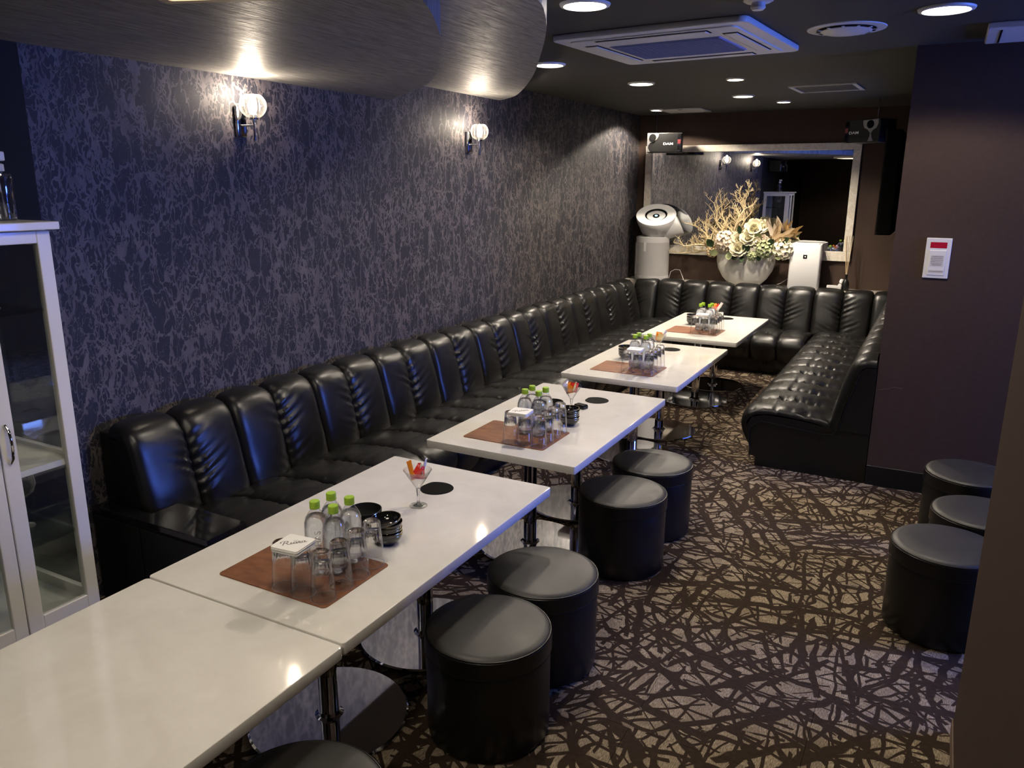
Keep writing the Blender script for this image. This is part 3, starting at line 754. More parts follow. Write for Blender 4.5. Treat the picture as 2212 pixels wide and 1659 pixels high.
for k in (1, 2, 3, 4):
    mx, my = MATP[k]; nm = TN[k]
    o = tag(obj('place_mat', prism(rrect(.402, .287, .014), 0, MT, .0008, 1), 'brown_leather_mat', None, (mx + .201, my + .1435, ZT), smooth=30), f'brown leather mat under the glasses on the {nm}', 'mat', 'brown leather place mats')
    for gx, gy, pos in GL:
        place(tum, (mx + gx, my + gy, ZT + MT), random.random() * 6, f'upside-down tumbler at the {pos} on the {nm}')
    for bx, by, pos in BOT:
        place(bot, (mx + bx, my + by, ZT + MT), {'front left': .3, 'front right': 2.2, 'back left': 3.6, 'back right': 5.0}[pos], f'water bottle with lime cap, {pos} of four on the {nm}')
    for c in range(4):
        cc = tag(obj('coaster', cst, None, None, (mx + .282 + (.0008, -.0012, .001, 0)[c], my + .024 + (0, .001, -.001, 0)[c], ZT + MT + .1386 + c * .0035), (0, 0, .10 + (.02, -.015, .01, 0)[c])),
                 f'{("bottom", "second", "third", "top printed")[c]} white coaster of the stack on the {nm}', 'coaster', 'white square coasters')
        if c == 3: obj('lettering', LOGO, None, cc, (0, 0, .0036), (0, 0, .72))
    bx, by = BOWL[k]
    for c in range(6):
        b = place(bowl, (bx + .001 * math.sin(c * 2), by + .001 * math.cos(c * 3), ZT + c * .0098), c, f'{ORD6[c]} black bowl of the stack on the {nm}')
    b.rotation_euler = (.08 if k == 1 else .03, -.03, 0)
    if k == 1: b.location.z += .003
    if DISH[k]: place(dishp, (*DISH[k], ZT), 0, f'round matte black ashtray behind the bottles on the {nm}')
    fx, fy = FOOT[k]
    place(mart, (fx, fy, ZT), 0, f'cocktail glass full of sweets on the {nm}')
    for q, (kd, mm, dx, dy, tx, ty, cn) in enumerate(SWEETS[k]):
        so = obj('sweet_packet',  PK[(kd, mm)], None, None, (fx + dx * .55, fy + dy * .55, ZT + .096 + .004 * q), (tx, ty, .6 * q))
        so.scale = (1.22, 1.22, 1.18)
        tag(so, f'{cn} sweet packet in the cocktail glass on the {nm}', 'sweet', 'wrapped sweets in cocktail glasses')
    tag(obj('round_pad', pad_mesh(k), 'black_matte', None, (*PAD[k], ZT), (0, 0, .2 * k)), f'flat black round pad on the {nm}', 'pad', 'flat black round pads')
t = thing('lighter_box', 'small glossy black box between sweets and round pad', 'box', (-1.508, 3.540, ZT), -.25)
obj('body', box(-.031, .031, -.020, .020, 0, .017, .003, 2), 'black_satin', t); obj('lid', box(-.029, .029, -.018, .018, .017, .021, .002, 2), 'black_gloss', t)

# ================================================================== GLASS CABINET
XC = -2.42
t = thing('display_cabinet', 'white glass-door display cabinet beside the bare table', 'cabinet', (0, 0, 0))
obj('top', box(XW + .004, XC + .022, .915, 1.512, 1.508, 1.532, .003, 2), 'white_lacquer', t)
for y in (.935, 1.472):
    sp = obj('side_frame', box(XW + .012, XW + .062, y, y + .018, 0, 1.508), 'white_lacquer', t)
    obj('post', box(XC - .065, XC - .02, y, y + .018, 0, 1.508), 'white_lacquer', sp); obj('rail', box(XW + .062, XC - .065, y, y + .018, 1.46, 1.508), 'white_lacquer', sp); obj('rail', box(XW + .062, XC - .065, y, y + .018, 0, .285), 'white_lacquer', sp); obj('rail', box(XW + .062, XC - .065, y, y + .018, .735, .785), 'white_lacquer', sp)
    obj('pane', box(XW + .060, XC - .063, y + .007, y + .011, .28, 1.465), 'pane_glass', sp)
obj('bottom', box(XW + .004, XC - .02, .953, 1.472, .22, .245), 'white_lacquer', t); obj('plinth', box(XW + .004, XC - .03, .953, 1.472, 0, .22), 'white_lacquer', t)
obj('mirror_back', box(XW + .004, XW + .010, .953, 1.472, .245, 1.508), 'mirror', t)
obj('middle_shelf', box(XW + .012, XC - .022, .953, 1.472, .752, .772), 'white_lacquer', t)
for z in (.512, 1.262): obj('glass_shelf', box(XW + .012, XC - .035, .955, 1.470, z - .006, z), 'green_glass', t)
for y0, y1, hy in ((.937, 1.245, None), (1.249, 1.491, 1.271)):
    d = obj('door', box(XC - .02, XC, y0, y0 + .048, .235, 1.505, .003, 2), 'white_lacquer', t)
    obj('stile', box(XC - .02, XC, y1 - .042, y1, .235, 1.505, .003, 2), 'white_lacquer', d)
    obj('rail', box(XC - .02, XC, y0 + .048, y1 - .042, 1.468, 1.505, .002, 1), 'white_lacquer', d)
    obj('rail', box(XC - .02, XC, y0 + .048, y1 - .042, .235, .285, .002, 1), 'white_lacquer', d)
    obj('pane', box(XC - .013, XC - .009, y0 + .046, y1 - .040, .283, 1.47), 'pane_glass', d)
    hy = hy or y1 - .022
    obj('handle', tube([(XC, hy, .815), (XC + .018, hy, .835), (XC + .024, hy, .876), (XC + .018, hy, .917), (XC, hy, .937)], .005), 'chrome', d, smooth=60)
def wine_mesh(h, r):
    return lathe([(.032, 0), (.031, .002), (.010, .005), (.0042, .010), (.0038, h * .42), (.010, h * .47), (r * .8, h * .58), (r, h * .70), (r * .92, h * .86), (r * .74, h), (r * .72, h), (r * .90, h * .86), (r * .97, h * .70), (r * .77, h * .59), (.008, h * .49), (0, h * .485)], 28)
WG = [(-2.60, 1.345, .772, .20, .042, 'tall wine glass on the white middle shelf of the cabinet'), (-2.63, 1.395, .512, .21, .050, 'large balloon wine glass under the white cabinet shelf'), (-2.56, 1.315, .512, .20, .046, 'wine glass at the front of the lower glass shelf'), (-2.60, 1.225, .512, .20, .046, 'wine glass behind the cabinet door stile on the lower shelf'),
      (-2.60, 1.375, 1.262, .19, .038, 'slim wine glass on the upper glass shelf'), (-2.66, 1.30, 1.262, .19, .038, 'wine glass deeper on the upper glass shelf'), (-2.62, 1.23, .772, .20, .042, 'wine glass behind the door handle on the middle shelf')]
for x, y, z, h, r, lab in WG:
    tag(obj('wine_glass', wine_mesh(h, r), 'wine_crystal', None, (x, y, z + .001), smooth=60), lab, 'glass', 'wine glasses in the cabinet')
t = thing('pump_bottle', 'clear pump dispenser bottle on top of the white cabinet', 'bottle', (-2.60, 1.463, 1.533))
obj('body', lathe([(0, .001), (.036, 0), (.0385, .004), (.0385, .128), (.036, .140), (.020, .148), (.016, .150)], 36), 'clear_film', t, smooth=50)
obj('liquid', lathe([(0, .003), (.0355, .003), (.0355, .085), (0, .085)], 32), 'bottle_water', t, smooth=50)
obj('pump_collar', lathe([(0, .148), (.020, .148), (.020, .168), (.012, .172), (0, .172)], 28), 'white_plastic', t, smooth=40)
obj('pump_head', box(-.012, .034, -.011, .011, .178, .206, .004, 2), 'white_plastic', t); obj('pump_rod', tube([(0, 0, .165), (0, 0, .182)], .005), 'white_plastic', t, smooth=60); obj('dip_tube', tube([(0, 0, .15), (.004, .004, .01)], .002, 6), 'white_plastic', t, smooth=60)

# ================================================================== MIRROR
t = thing('wall_mirror', 'wide mirror in a pale marble frame on the end wall', 'mirror', (0, YB, 0))
def frame_bar(a):
    return obj('frame_bar', box(*a, .004, 2), 'frame_marble', t)
frame_bar((-2.776, -.738, -.03, -.002, 1.962, 2.026)); frame_bar((-2.776, -.738, -.03, -.002, .955, 1.045)); frame_bar((-2.776, -2.706, -.03, -.002, 1.045, 1.962)); frame_bar((-.806, -.738, -.03, -.002, 1.045, 1.962))
obj('glass', box(-2.706, -.806, -.016, -.004, 1.045, 1.960), 'mirror', t)

# ================================================================== CEILING FITTINGS
t = thing('ceiling_air_conditioner', 'white square ceiling air conditioner with blue grille', 'air conditioner', (-1.242, 4.010, ZC), math.radians(-4.5))
obj('panel', prism(rrect(.93, .90, .04), -.026, 0, .006, 2), 'white_plastic', t, smooth=40)
obj('inner_panel', prism(rrect(.80, .78, .03), -.032, -.025, .003, 2), 'white_plastic', t, smooth=40)
gr = obj('grille', box(-.27, .27, -.205, .205, -.036, -.030), 'grille_blue', t)
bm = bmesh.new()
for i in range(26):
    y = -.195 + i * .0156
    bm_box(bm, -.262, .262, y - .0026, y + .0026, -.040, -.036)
o = obj('grille_slats', bm, 'grille_blue', gr); o['kind'] = 'stuff'  # slats take the same even blue colour as the grille backing
for a in range(4):
    R = Matrix.Rotation(a * PI / 2, 4, 'Z')
    obj('slot', xform(box(-.27, .27, -.372, -.304, -.0335, -.0300), R), 'black_matte', t)
    obj('flap', xform(box(-.262, .262, -.366, -.312, -.0375, -.0330, .0015, 1), R), 'white_plastic', t)
t = thing('round_diffuser', 'round white ceiling air diffuser beside the air conditioner', 'vent', (-0.489, 4.033, ZC))
obj('plate', lathe([(0, -.012), (.165, -.004), (.167, 0), (0, 0)], 56), 'white_plastic', t, smooth=40)
obj('slot_ring', lathe([(.108, -.0115), (.124, -.0115), (.124, -.006), (.108, -.006)], 48), 'black_matte', t)
obj('cone', lathe([(0, -.022), (.09, -.020), (.108, -.013), (.108, -.010), (0, -.010)], 48), 'white_plastic', t, smooth=40)
for i in range(12):
    obj('spoke', xform(box(.105, .127, -.006, .006, -.0135, -.0105), Matrix.Rotation(i * PI / 6, 4, 'Z')), 'white_plastic', t)
t = thing('smoke_detector', 'small white smoke detector at the top edge', 'smoke detector', (-0.711, 3.247, ZC))
obj('base', lathe([(.055, 0), (.055, -.012), (.045, -.018), (0, -.018)], 36), 'white_plastic', t, smooth=35); obj('sensor_cap', lathe([(.024, -.018), (.028, -.036), (.020, -.044), (0, -.045)], 30), 'white_plastic', t, smooth=35)
for i in range(6): obj('vent_slot', xform(box(.038, .047, -.008, .008, -.017, -.012), Matrix.Rotation(i * PI / 3, 4, 'Z')), 'black_matte', t)
t = thing('slim_vent', 'slim dark rectangular ceiling vent with pale rim', 'vent', (-0.855, 6.319, ZC), math.radians(-3))
for a in ((-.225, .225, -.215, -.195), (-.225, .225, .195, .215), (-.225, -.195, -.195, .195), (.195, .225, -.195, .195)): obj('frame_bar', box(*a, -.010, 0), 'pale_grey', t)
obj('panel', box(-.195, .195, -.195, .195, -.004, 0), 'ceiling_paint', t)
t = thing('ceiling_hatch', 'pale flat ceiling hatch beside the corner downlight', 'hatch', (-2.263, 7.600, ZC))
obj('panel', box(-.20, .20, -.18, .18, -.012, 0, .003, 1), 'pale_grey', t); obj('latch', box(-.02, .02, -.17, -.155, -.014, -.012), 'dark_chrome', t)
t = thing('ceiling_unit', 'white slotted ceiling unit cut off at the right edge', 'vent', (0.307, 4.363, ZC))
obj('body', box(-.245, .30, -.205, .205, -.030, 0, .006, 2), 'white_plastic', t); obj('slot', box(-.195, -.187, -.17, .17, -.032, -.029), 'black_matte', t); obj('slot', box(.24, .248, -.17, .17, -.032, -.029), 'black_matte', t)

# ================================================================== SPEAKERS
def speaker(loc, rz, label, mirrored):
    t = thing('speaker', label, 'speaker', loc, rz, 'black karaoke speakers')
    w, h, d = .33, .180, .20
    obj('cabinet', box(-w / 2, w / 2, 0, d, -h / 2, h / 2, .006, 2), 'black_satin', t)
    sx = -1 if mirrored else 1
    if mirrored:
        c = [(.062, .086), (.064, .05), (.050, .018), (.022, .004), (.006, -.018), (.012, -.050), (.030, -.082), (-.020, -.082), (-.008, -.05), (-.004, -.018), (-.030, .008), (-.062, .022), (-.074, .05), (-.078, .080)]
        c = [(x + .085, z) for x, z in c]; dx, dz = .085 - .005, .048
    else:
        c = [(-.163, .088), (-.055, .088), (-.058, .060), (-.072, .030), (-.100, .010), (-.135, -.002), (-.152, -.025), (-.154, -.050), (-.135, -.086), (-.163, -.086)]; dx, dz = -.112, .048
    bm = bmesh.new()
    A = [bm.verts.new((x, -.004, z)) for x, z in c]; B = [bm.verts.new((x, .004, z)) for x, z in c]; n = len(c)
    bm.faces.new(A); bm.faces.new(B[::-1])
    for i in range(n): bm.faces.new((A[i], A[(i + 1) % n], B[(i + 1) % n], B[i]))
    bmesh.ops.recalc_face_normals(bm, faces=bm.faces); bmesh.ops.triangulate(bm, faces=[f for f in bm.faces if len(f.verts) > 4])
    obj('silver_trim', bm, 'silver_paint', t)
    obj('driver', xform(lathe([(0, .008), (.030, .008), (.032, .004), (.030, -.002), (.02, .002), (0, .003)], 32), Matrix.Translation((dx, -.004, dz)) @ Matrix.Rotation(PI / 2, 4, 'X')), 'black_matte', t, smooth=40)
    obj('side_insert', box(*( (.118, .158) if not mirrored else (-.160, -.125)), -.005, .002, -.086, .080, .002, 1), 'dark_chrome', t)
    x0 = .138 if not mirrored else -.1425
    obj('port', box(x0 - .014, x0 + .014, -.007, -.004, .042, .074, .001, 1), 'black_matte', t); obj('badge', box(x0 - .014, x0 + .014, -.007, -.004, -.012, .028, .001, 1), 'red_dim', t); obj('port', box(x0 - .016, x0 + .012, -.007, -.004, -.070, -.030, .001, 1), 'black_matte', t)
    me = text_mesh('DAM', .030, .0006, scale_x=1.45, bold=.0004)
    o = obj('lettering', me, 'white_plastic', t, ((.035 if not mirrored else -.075), -.0015, -.012), (PI / 2, 0, 0))
    return t
s1 = speaker((-2.448, 7.60, 2.036), .24, 'black speaker at the wallpaper corner over the mirror', False)
obj('hanger_rod', tube([(-.09, .10, .09), (-.09, .10, ZC - 2.032)], .004), 'dark_chrome', s1)
s2 = speaker((-.680, 7.22, 2.075), math.radians(-33), 'angled black speaker over the mirror corner beside the dark screen', True)
obj('hanger_rod', tube([(.06, .10, .09), (.06, .10, ZC - 2.075)], .004), 'dark_chrome', s2)
s3 = speaker((-2.60, 1.20, 2.0 - .03), math.radians(100), 'black speaker above the glass cabinet, seen only in the mirror', False)
obj('bracket', box(-.05, .05, .19, .22, -.06, .06), 'black_matte', s3)
# screen mounted on the alcove wall, seen from its edge
t = thing('side_television', 'black flat screen seen edge-on beside the angled speaker', 'television', (-.362, 6.60, 1.665))
obj('housing', box(-.044, .050, -.60, .60, -.345, .345, .010, 2), 'black_matte', t); obj('screen', box(-.046, -.043, -.58, .58, -.325, .325), 'tv_screen_alcove', t)
for a in ((-.60, -.58, -.345, .345), (.58, .60, -.345, .345), (-.58, .58, -.345, -.325), (-.58, .58, .325, .345)): obj('bezel', box(-.052, -.042, *a), 'black_satin', t); obj('bracket', box(.05, .128, -.12, .12, -.12, .12), 'black_matte', t)

# ================================================================== WALL SIGN
t = thing('call_panel', 'white wall panel with red window and printed notice', 'wall panel', (-.012, YR, 1.285), 0)
obj('plate', box(-.0585, .0585, -.012, 0, -.103, .103, .003, 2), 'white_plastic', t)
obj('red_window', box(-.039, .038, -.0135, -.010, .052, .082, .001, 1), 'red_plastic', t)
obj('cover', box(-.040, .040, -.015, -.011, -.088, .042, .003, 2), 'white_lacquer', t)
obj('notice', box(-.031, .031, -.0158, -.0148, -.042, .016), 'pale_grey', t)
rs = random.Random(3)
def print_line(z, x0, x1, hgt, m='grey_print'):
    bm = bmesh.new(); x = x0
    while x < x1:
        ww = rs.uniform(.0015, .0036)
        bm_box(bm, x, min(x + ww, x1), -.0162, -.0157, z - hgt * rs.uniform(.3, .5), z + hgt * rs.uniform(.3, .5)); x += ww + rs.uniform(.0006, .0014)
    o = obj('printed_line', bm, m, t); o['kind'] = 'stuff'
for z, a, b in ((.009, -.026, .026), (.000, -.028, .026), (-.009, -.027, .028), (-.018, -.028, .026), (-.0275, -.026, .026), (-.0345, -.022, .022)): print_line(z, a, b, .005)
obj('label_strip', box(-.036, .036, -.0158, -.0148, -.073, -.060), 'pale_grey', t)
print_line(-.0665, -.032, .032, .006)
bm = bmesh.new(); tube([(-.215, YR - .0012, .553), (-.16, YR - .0012, .566), (-.135, YR - .0012, .578), (-.093, YR - .0012, .575)], .0008, 4, bm)
tag(obj('wall_scratch', bm, 'brown_trim', None), 'thin pale scratch mark low on the brown wall', 'scratch')

# ================================================================== LEDGE OBJECTS
ZL = .70
t = thing('air_purifier', 'grey cylindrical two-headed air purifier on the ledge corner', 'air purifier', (-2.605, 7.872, ZL))
obj('body', lathe([(0, 0), (.168, 0), (.172, .006), (.172, .05), (0, .05)], 56), 'pale_grey', t, smooth=40)
obj('mesh_cover', lathe([(.170, .05), (.172, .052), (.168, .378), (.166, .38), (0, .38)], 56), 'grey_mesh', t, smooth=40)
obj('collar', lathe([(0, .38), (.168, .38), (.167, .430), (.150, .438), (0, .438)], 56), 'pale_grey', t, smooth=40)
def strip(a0, a1, z0, z1, R):
    bm = bmesh.new(); n = 8; lo = []; hi = []
    for rr in (R, R + .002):
        for z, lst in ((z0, lo), (z1, hi)):
            lst.append([bm.verts.new((rr * math.cos(a0 + (a1 - a0) * i / n), rr * math.sin(a0 + (a1 - a0) * i / n), z)) for i in range(n + 1)])
    for i in range(n):
        bm.faces.new((lo[1][i], lo[1][i + 1], hi[1][i + 1], hi[1][i])); bm.faces.new((hi[0][i], hi[0][i + 1], hi[1][i + 1], hi[1][i])); bm.faces.new((lo[0][i], lo[1][i], lo[1][i + 1], lo[0][i + 1]))
    bmesh.ops.recalc_face_normals(bm, faces=bm.faces); return bm
obj('side_trim', strip(math.radians(-172), math.radians(-132), .055, .375, .171), 'white_plastic', t); obj('sensor_strip', strip(math.radians(-103), math.radians(-94), .295, .385, .1705), 'white_plastic', t)
def head(cx, cy, cz, normal, R, depth, faceopen):
    N = Vector(normal).normalized(); M = Matrix.Translation((cx, cy, cz)) @ N.to_track_quat('Z', 'Y').to_matrix().to_4x4()
    h = obj('head', xform(lathe([(0, -depth), (R * .62, -depth), (R * .80, -depth * .85), (R * .97, -depth * .25), (R, -.006), (R * .985, 0)] + ([(R * .56, 0), (R * .54, -.03), (0, -.03)] if faceopen else [(R * .9, .008), (R * .5, .014), (0, .016)]), 56), M), 'white_plastic', t, smooth=40)
    if faceopen:
        obj('slot', xform(lathe([(R * .47, -.029), (R * .55, -.029), (R * .55, -.002), (R * .47, -.010)], 48), M), 'black_matte', h)
        obj('dish', xform(lathe([(0, -.022), (R * .43, -.012), (R * .47, -.016), (R * .47, -.028), (0, -.028)], 48), M), 'white_plastic', h, smooth=40)
        obj('display', xform(lathe([(0, -.013), (R * .17, -.013), (R * .17, -.020), (0, -.020)], 32), M), 'black_gloss', h)
        obj('lamp_dot', xform(lathe([(0, -.0115), (R * .07, -.0115), (R * .07, -.014), (0, -.014)], 24), M), 'blue_lens', h)
    return h
head(.045, -.075, .655, (.10, -.50, .86), .200, .19, True)
head(.240, .045, .578, (.85, .25, .46), .128, .20, False)
# oval vase
vase = tag(obj('vase', lathe([(0, 0), (.140, 0), (.160, .008), (.215, .065), (.262, .145), (.281, .225), (.281, .270), (.268, .315), (.262, .318), (.262, .300), (.240, .15), (.13, .03), (0, .02)], 56, sy=.45), 'white_ceramic', None, (-1.670, 7.915, ZL), smooth=50), 'wide white oval vase on the ledge below the mirror', 'vase')
FY = 7.86
def branch_mesh(base, targets, seed, r0=.012):
    """coral-like dried branch: limbs that fork towards the targets and break into short twigs"""
    rd = random.Random(seed); bm = bmesh.new(); b = Vector(base)
    def limb(p, d, L, r, lvl):
        pts = [p]; dd = d.normalized(); n = 5; main = dd.copy()
        for i in range(n):
            dd = (dd * .55 + main * .45 + Vector((rd.uniform(-.45, .45), rd.uniform(-.22, .22), rd.uniform(-.30, .38)))).normalized()
            pts.append(pts[-1] + dd * L / n)
        tube(pts, [max(r * (1 - .55 * i / n), .0016) for i in range(n + 1)], 5, bm)
        if lvl <= 0: return
        for i in range(1, n + 1):
            for _ in range(2):
                side = Vector((rd.choice((-1, 1)) * rd.uniform(.5, 1.1), rd.uniform(-.45, .45), rd.uniform(-.1, .9)))
                limb(pts[i], (main * .8 + side), L * rd.uniform(.22, .38), max(r * (1 - .55 * i / n) * .66, .0018), lvl - 1)
    for tg, lv in targets:
        d = Vector(tg) - b
        limb(b + Vector((rd.uniform(-.02, .02), rd.uniform(-.02, .02), 0)), d, d.length * .98, r0, lv)
    return bm
tag(obj('dried_branch', branch_mesh((-1.82, FY, 1.05), [((-1.80, FY, 1.53), 3), ((-1.97, FY, 1.44), 2), ((-1.69, FY - .02, 1.44), 2), ((-1.87, FY + .03, 1.54), 2), ((-2.0, FY, 1.30), 2)], 5), 'coral_wood', None, smooth=80), 'tall upright coral-like dried branch in the vase', 'branch', 'dried coral-like branches')
tag(obj('dried_branch', branch_mesh((-1.93, FY - .02, 1.03), [((-2.34, FY - .03, 1.12), 2), ((-2.20, FY - .06, 1.24), 2), ((-2.28, FY - .08, 1.06), 2), ((-2.08, FY - .02, 1.30), 2), ((-2.14, FY - .09, 1.12), 2)], 9), 'coral_wood', None, smooth=80), 'low dried branch spreading sideways from the vase', 'branch', 'dried coral-like branches')
def petal(bm, M, L, Wd, cup, n=4):
    rows = []
    for i in range(n + 1):
        u = i / n; wv = Wd * math.sin(PI * min(1, .12 + .80 * u)) ** .8
        rows.append([bm.verts.new(M @ Vector((k * wv, L * u, cup * u * u * L + (abs(k) * .25 * wv)))) for k in (-1, 0, 1)])
    for a, b in zip(rows, rows[1:]):
        for j in range(2): bm.faces.new((a[j], a[j + 1], b[j + 1], b[j]))
def rose_mesh(R, seed):
    rd = random.Random(seed); bm = bmesh.new()
    for ring, (n, tilt, L, wd) in enumerate(((5, 1.25, .55, .30), (6, .95, .75, .38), (7, .60, .95, .46), (8, .22, 1.0, .46))):
        for i in range(n):
            a = 2 * PI * (i + .5 * ring) / n + rd.uniform(-.15, .15)
            M = Matrix.Rotation(a, 4, 'Z') @ Matrix.Rotation(tilt + rd.uniform(-.12, .12), 4, 'X')
            petal(bm, M, R * L, R * wd, .25)
    return bm
def cluster_mesh(R, seed, n=46):
    rd = random.Random(seed); bm = bmesh.new()
    for i in range(n):
        zc = 1 - 1.5 * (i + .5) / n; a = i * 2.399; rr = math.sqrt(max(0, 1 - zc * zc))
        d = Vector((rr * math.cos(a), rr * math.sin(a), zc)); C0 = Matrix.Translation(d * R * rd.uniform(.78, 1.0)) @ d.to_track_quat('Z', 'Y').to_matrix().to_4x4() @ Matrix.Rotation(rd.random() * 3, 4, 'Z')
        for k in range(4): petal(bm, C0 @ Matrix.Rotation(k * PI / 2, 4, 'Z') @ Matrix.Rotation(.25, 4, 'X'), R * .30, R * .15, .2, 2)
    return bm
TOV = Vector((.2, -1, .45))
def facing(bm, v=TOV): return xform(bm, Vector(v).normalized().to_track_quat('Z', 'Y').to_matrix().to_4x4())
FL = [('rose', -1.725, -.10, 1.13, .085, 'petal_cream', 'cream rose on the mid left of the vase'), ('rose', -1.590, -.08, 1.235, .105, 'petal_cream', 'largest cream rose at the top of the bouquet'), ('rose', -1.520, -.06, 1.255, .080, 'petal_cream', 'cream rose beside the dried lily'), ('rose', -1.625, -.12, 1.150, .092, 'petal_cream', 'cream rose in the middle of the bouquet'), ('rose', -1.715, -.14, 1.045, .092, 'petal_cream', 'low cream rose over the vase rim'),
      ('rose', -1.545, -.12, 1.115, .065, 'petal_cream', 'small cream flower right of the middle'), ('rose', -1.500, -.11, 1.150, .05, 'petal_pink', 'small pinkish flower below the dried lily'), ('rose', -1.470, -.11, 1.130, .05, 'petal_pink', 'second small pinkish flower below the dried lily'),
      ('hydrangea', -1.850, -.09, 1.125, .10, 'petal_pink', 'beige hydrangea head at the left of the bouquet'), ('hydrangea', -1.470, -.12, 1.060, .085, 'leaf_pale', 'pale green hydrangea head over the vase rim'), ('hydrangea', -1.310, -.08, 1.060, .095, 'petal_cream', 'cream hydrangea head beside the white box purifier'), ('hydrangea', -1.985, -.06, 1.010, .055, 'petal_dry', 'dry brown hydrangea head hanging left of the vase'), ('hydrangea', -1.575, -.15, .995, .045, 'leaf_pale', 'small yellow green cluster on the vase front'), ('hydrangea', -1.90, -.05, 1.06, .055, 'petal_pink', 'pale cluster under the spreading branch')]
for i, (kd, x, dy, z, R, m, lab) in enumerate(FL):
    bm = rose_mesh(R, i) if kd == 'rose' else cluster_mesh(R, i)
    tag(obj(kd, facing(bm), m, None, (x, FY + dy + .02, z)), lab, 'flower', 'flowers in the vase')
def leaf_mesh(L, Wd, bend, seed):
    bm = bmesh.new(); n = 6; rows = []
    for i in range(n + 1):
        u = i / n; wv = Wd * math.sin(PI * u) ** .7 if 0 < u < 1 else .0008
        rows.append([bm.verts.new((k * wv, -bend * u * u * L, L * u + 0 * k)) if k == 0 else bm.verts.new((k * wv, -bend * u * u * L - .25 * wv, L * u)) for k in (-1, 0, 1)])
    for a, b in zip(rows, rows[1:]):
        for j in range(2): bm.faces.new((a[j], a[j + 1], b[j + 1], b[j]))
    bmesh.ops.solidify(bm, geom=bm.faces, thickness=.0012)
    return bm
t = thing('dried_lily', 'large dried tan lily spray with long pointed petals', 'flower', (-1.40, FY - .06, 1.15), 0, 'flowers in the vase')
rd = random.Random(21)
for i in range(18):
    ax = rd.uniform(-.55, 1.45); ay = rd.uniform(-.5, .35); L = rd.uniform(.12, .19)
    obj('petal', leaf_mesh(L, rd.uniform(.014, .022), rd.uniform(.1, .5), i), 'petal_dry' if i % 4 else 'petal_pink', t, (rd.uniform(-.05, .05), rd.uniform(-.03, .03), rd.uniform(-.03, .02)), (ay, ax, rd.uniform(-.5, .5)), smooth=60)
LV = [(-1.545, 1.13, .10, .034, .1, .25), (-1.60, 1.04, .10, .036, -.9, .1), (-1.96, 1.06, .11, .035, -.6, .2), (-1.90, 1.00, .10, .032, -1.3, .4), (-1.76, 1.00, .08, .026, 2.7, .6), (-1.66, .99, .08, .024, 3.4, .6), (-1.36, 1.02, .08, .024, 2.6, .6), (-1.44, 1.10, .09, .028, .7, .2), (-1.33, 1.12, .10, .03, .9, .1), (-1.80, 1.02, .09, .03, 3.0, .5), (-1.52, 1.00, .07, .022, 3.0, .6), (-1.70, 1.19, .10, .022, -.2, .1)]
t = thing('foliage_sprig', 'dark green leaves between the flowers in the vase', 'leaves', (0, FY - .08, 0))
for i, (x, z, L, Wd, ry, bd) in enumerate(LV):
    obj('leaf', leaf_mesh(L, Wd, bd, i), 'leaf_green' if i % 3 else 'leaf_pale', t, (x, -.02 - .03 * (i % 2), z), (.35, ry, .2), smooth=60)
# white box air purifier
t = thing('box_purifier', 'white upright box air purifier at the right of the ledge', 'air purifier', (-1.112, 7.90, ZL), math.radians(4))
obj('body', prism(rrect(.275, .21, .022), 0, .415, .006, 2), 'white_plastic', t, smooth=35)
obj('top_vent', prism(rrect(.235, .17, .02), .413, .422, .002, 1), 'pale_grey', t, smooth=35); obj('control_panel', box(-.10, .03, -.075, -.03, .420, .4245, .001, 1), 'white_lacquer', t)
obj('badge', box(-.0175, .0175, -.1068, -.1045, .285, .320, .0005, 1), 'black_gloss', t)
obj('emblem', xform(lathe([(0, 0), (.008, 0), (.006, .001), (0, .0012)], 6), Matrix.Translation((.001, -.1068, .3025)) @ Matrix.Rotation(PI / 2, 4, 'X')), 'white_plastic', t)
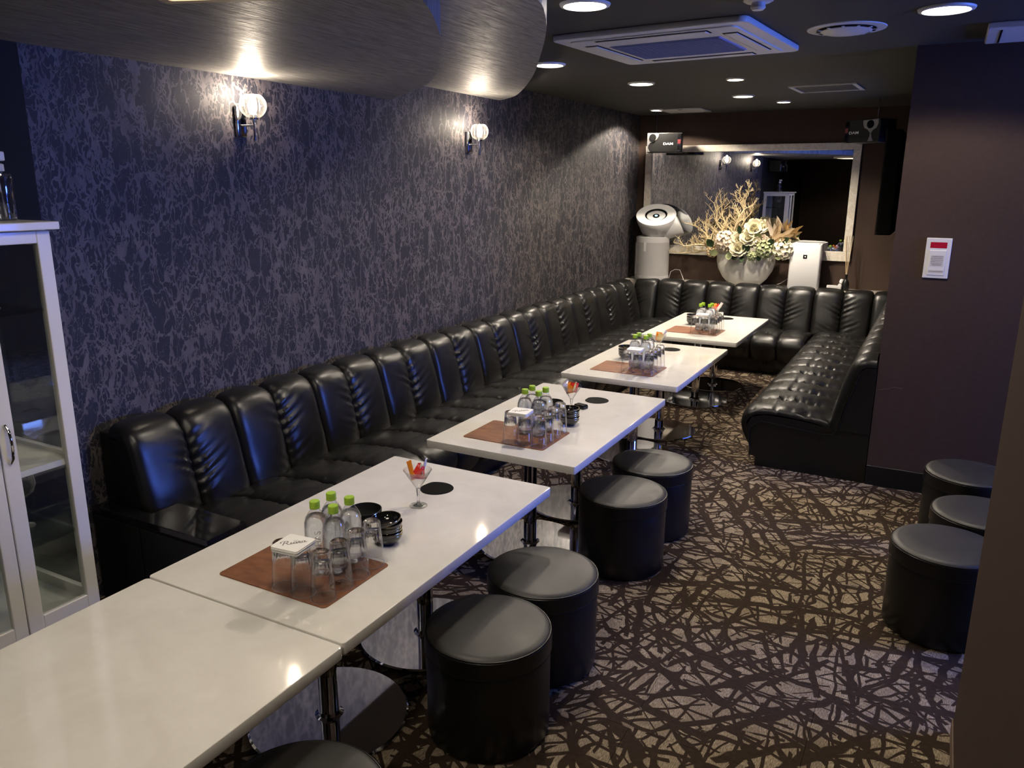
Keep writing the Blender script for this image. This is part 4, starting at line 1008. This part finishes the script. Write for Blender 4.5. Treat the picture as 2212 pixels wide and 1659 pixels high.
# reed diffuser
t = thing('reed_diffuser', 'reed diffuser with thin tan sticks at the mirror frame corner', 'diffuser', (-.742, 7.90, ZL))
obj('bottle', lathe([(0, 0), (.030, 0), (.032, .004), (.032, .07), (.022, .095), (.012, .105), (.012, .150), (0, .150)], 28), 'black_satin', t, smooth=40)
for a, b in ((-.045, .02), (-.028, .0), (-.012, .02), (.006, .0), (.022, .015), (-.035, -.015)): obj('reed', tube([(a * .1, 0, .14), (a, b, .50)], .0022, 6), 'reed', t, smooth=60)
t = thing('power_adapter', 'small grey power adapter box on the right end of the ledge', 'adapter', (-.835, 7.865, ZL), .1)
obj('body', prism(rrect(.13, .07, .015), 0, .045, .006, 2), 'pale_grey', t, smooth=35)
obj('cable', tube([(.02, 0, .04), (.04, .01, .07), (.06, .03, .06), (.09, .02, .03)], .003, 6), 'black_matte', t, smooth=60)
t = thing('plug_socket', 'white plug block standing behind the adapter', 'plug', (-.775, 7.935, ZL))
obj('block', box(-.035, .05, -.03, .03, 0, .055, .006, 2), 'pale_grey', t); obj('plug', lathe([(0, .055), (.018, .055), (.022, .075), (.014, .098), (0, .102)], 20), 'white_plastic', t, (-.005, 0, 0), smooth=45); obj('plug', lathe([(0, .055), (.016, .055), (.018, .078), (0, .086)], 20), 'white_plastic', t, (.032, 0, 0), smooth=45)
tag(obj('power_cable', tube([(-2.43, 7.90, .705), (-2.42, 7.93, .78), (-2.38, 7.95, .805), (-2.33, 7.95, .80), (-2.30, 7.93, .75), (-2.27, 7.90, .705)], .003, 6), 'pale_grey', None, smooth=80), 'thin grey cable looping beside the cylindrical purifier', 'cable')
tag(obj('power_cable', tube([(-1.25, 7.97, .79), (-1.29, 7.97, .755), (-1.33, 7.96, .725), (-1.38, 7.94, .704)], .003, 6), 'pale_grey', None, smooth=80), 'thin grey cable behind the white box purifier', 'cable')
t = thing('indicator_plug', 'small white plug with a green lamp beside the cylindrical purifier', 'plug', (-2.375, 7.87, ZL))
obj('body', box(-.03, .03, -.015, .015, 0, .018, .003, 2), 'white_plastic', t); obj('lamp', box(.005, .025, -.017, -.014, .004, .014, .001, 1), 'green_lamp', t)
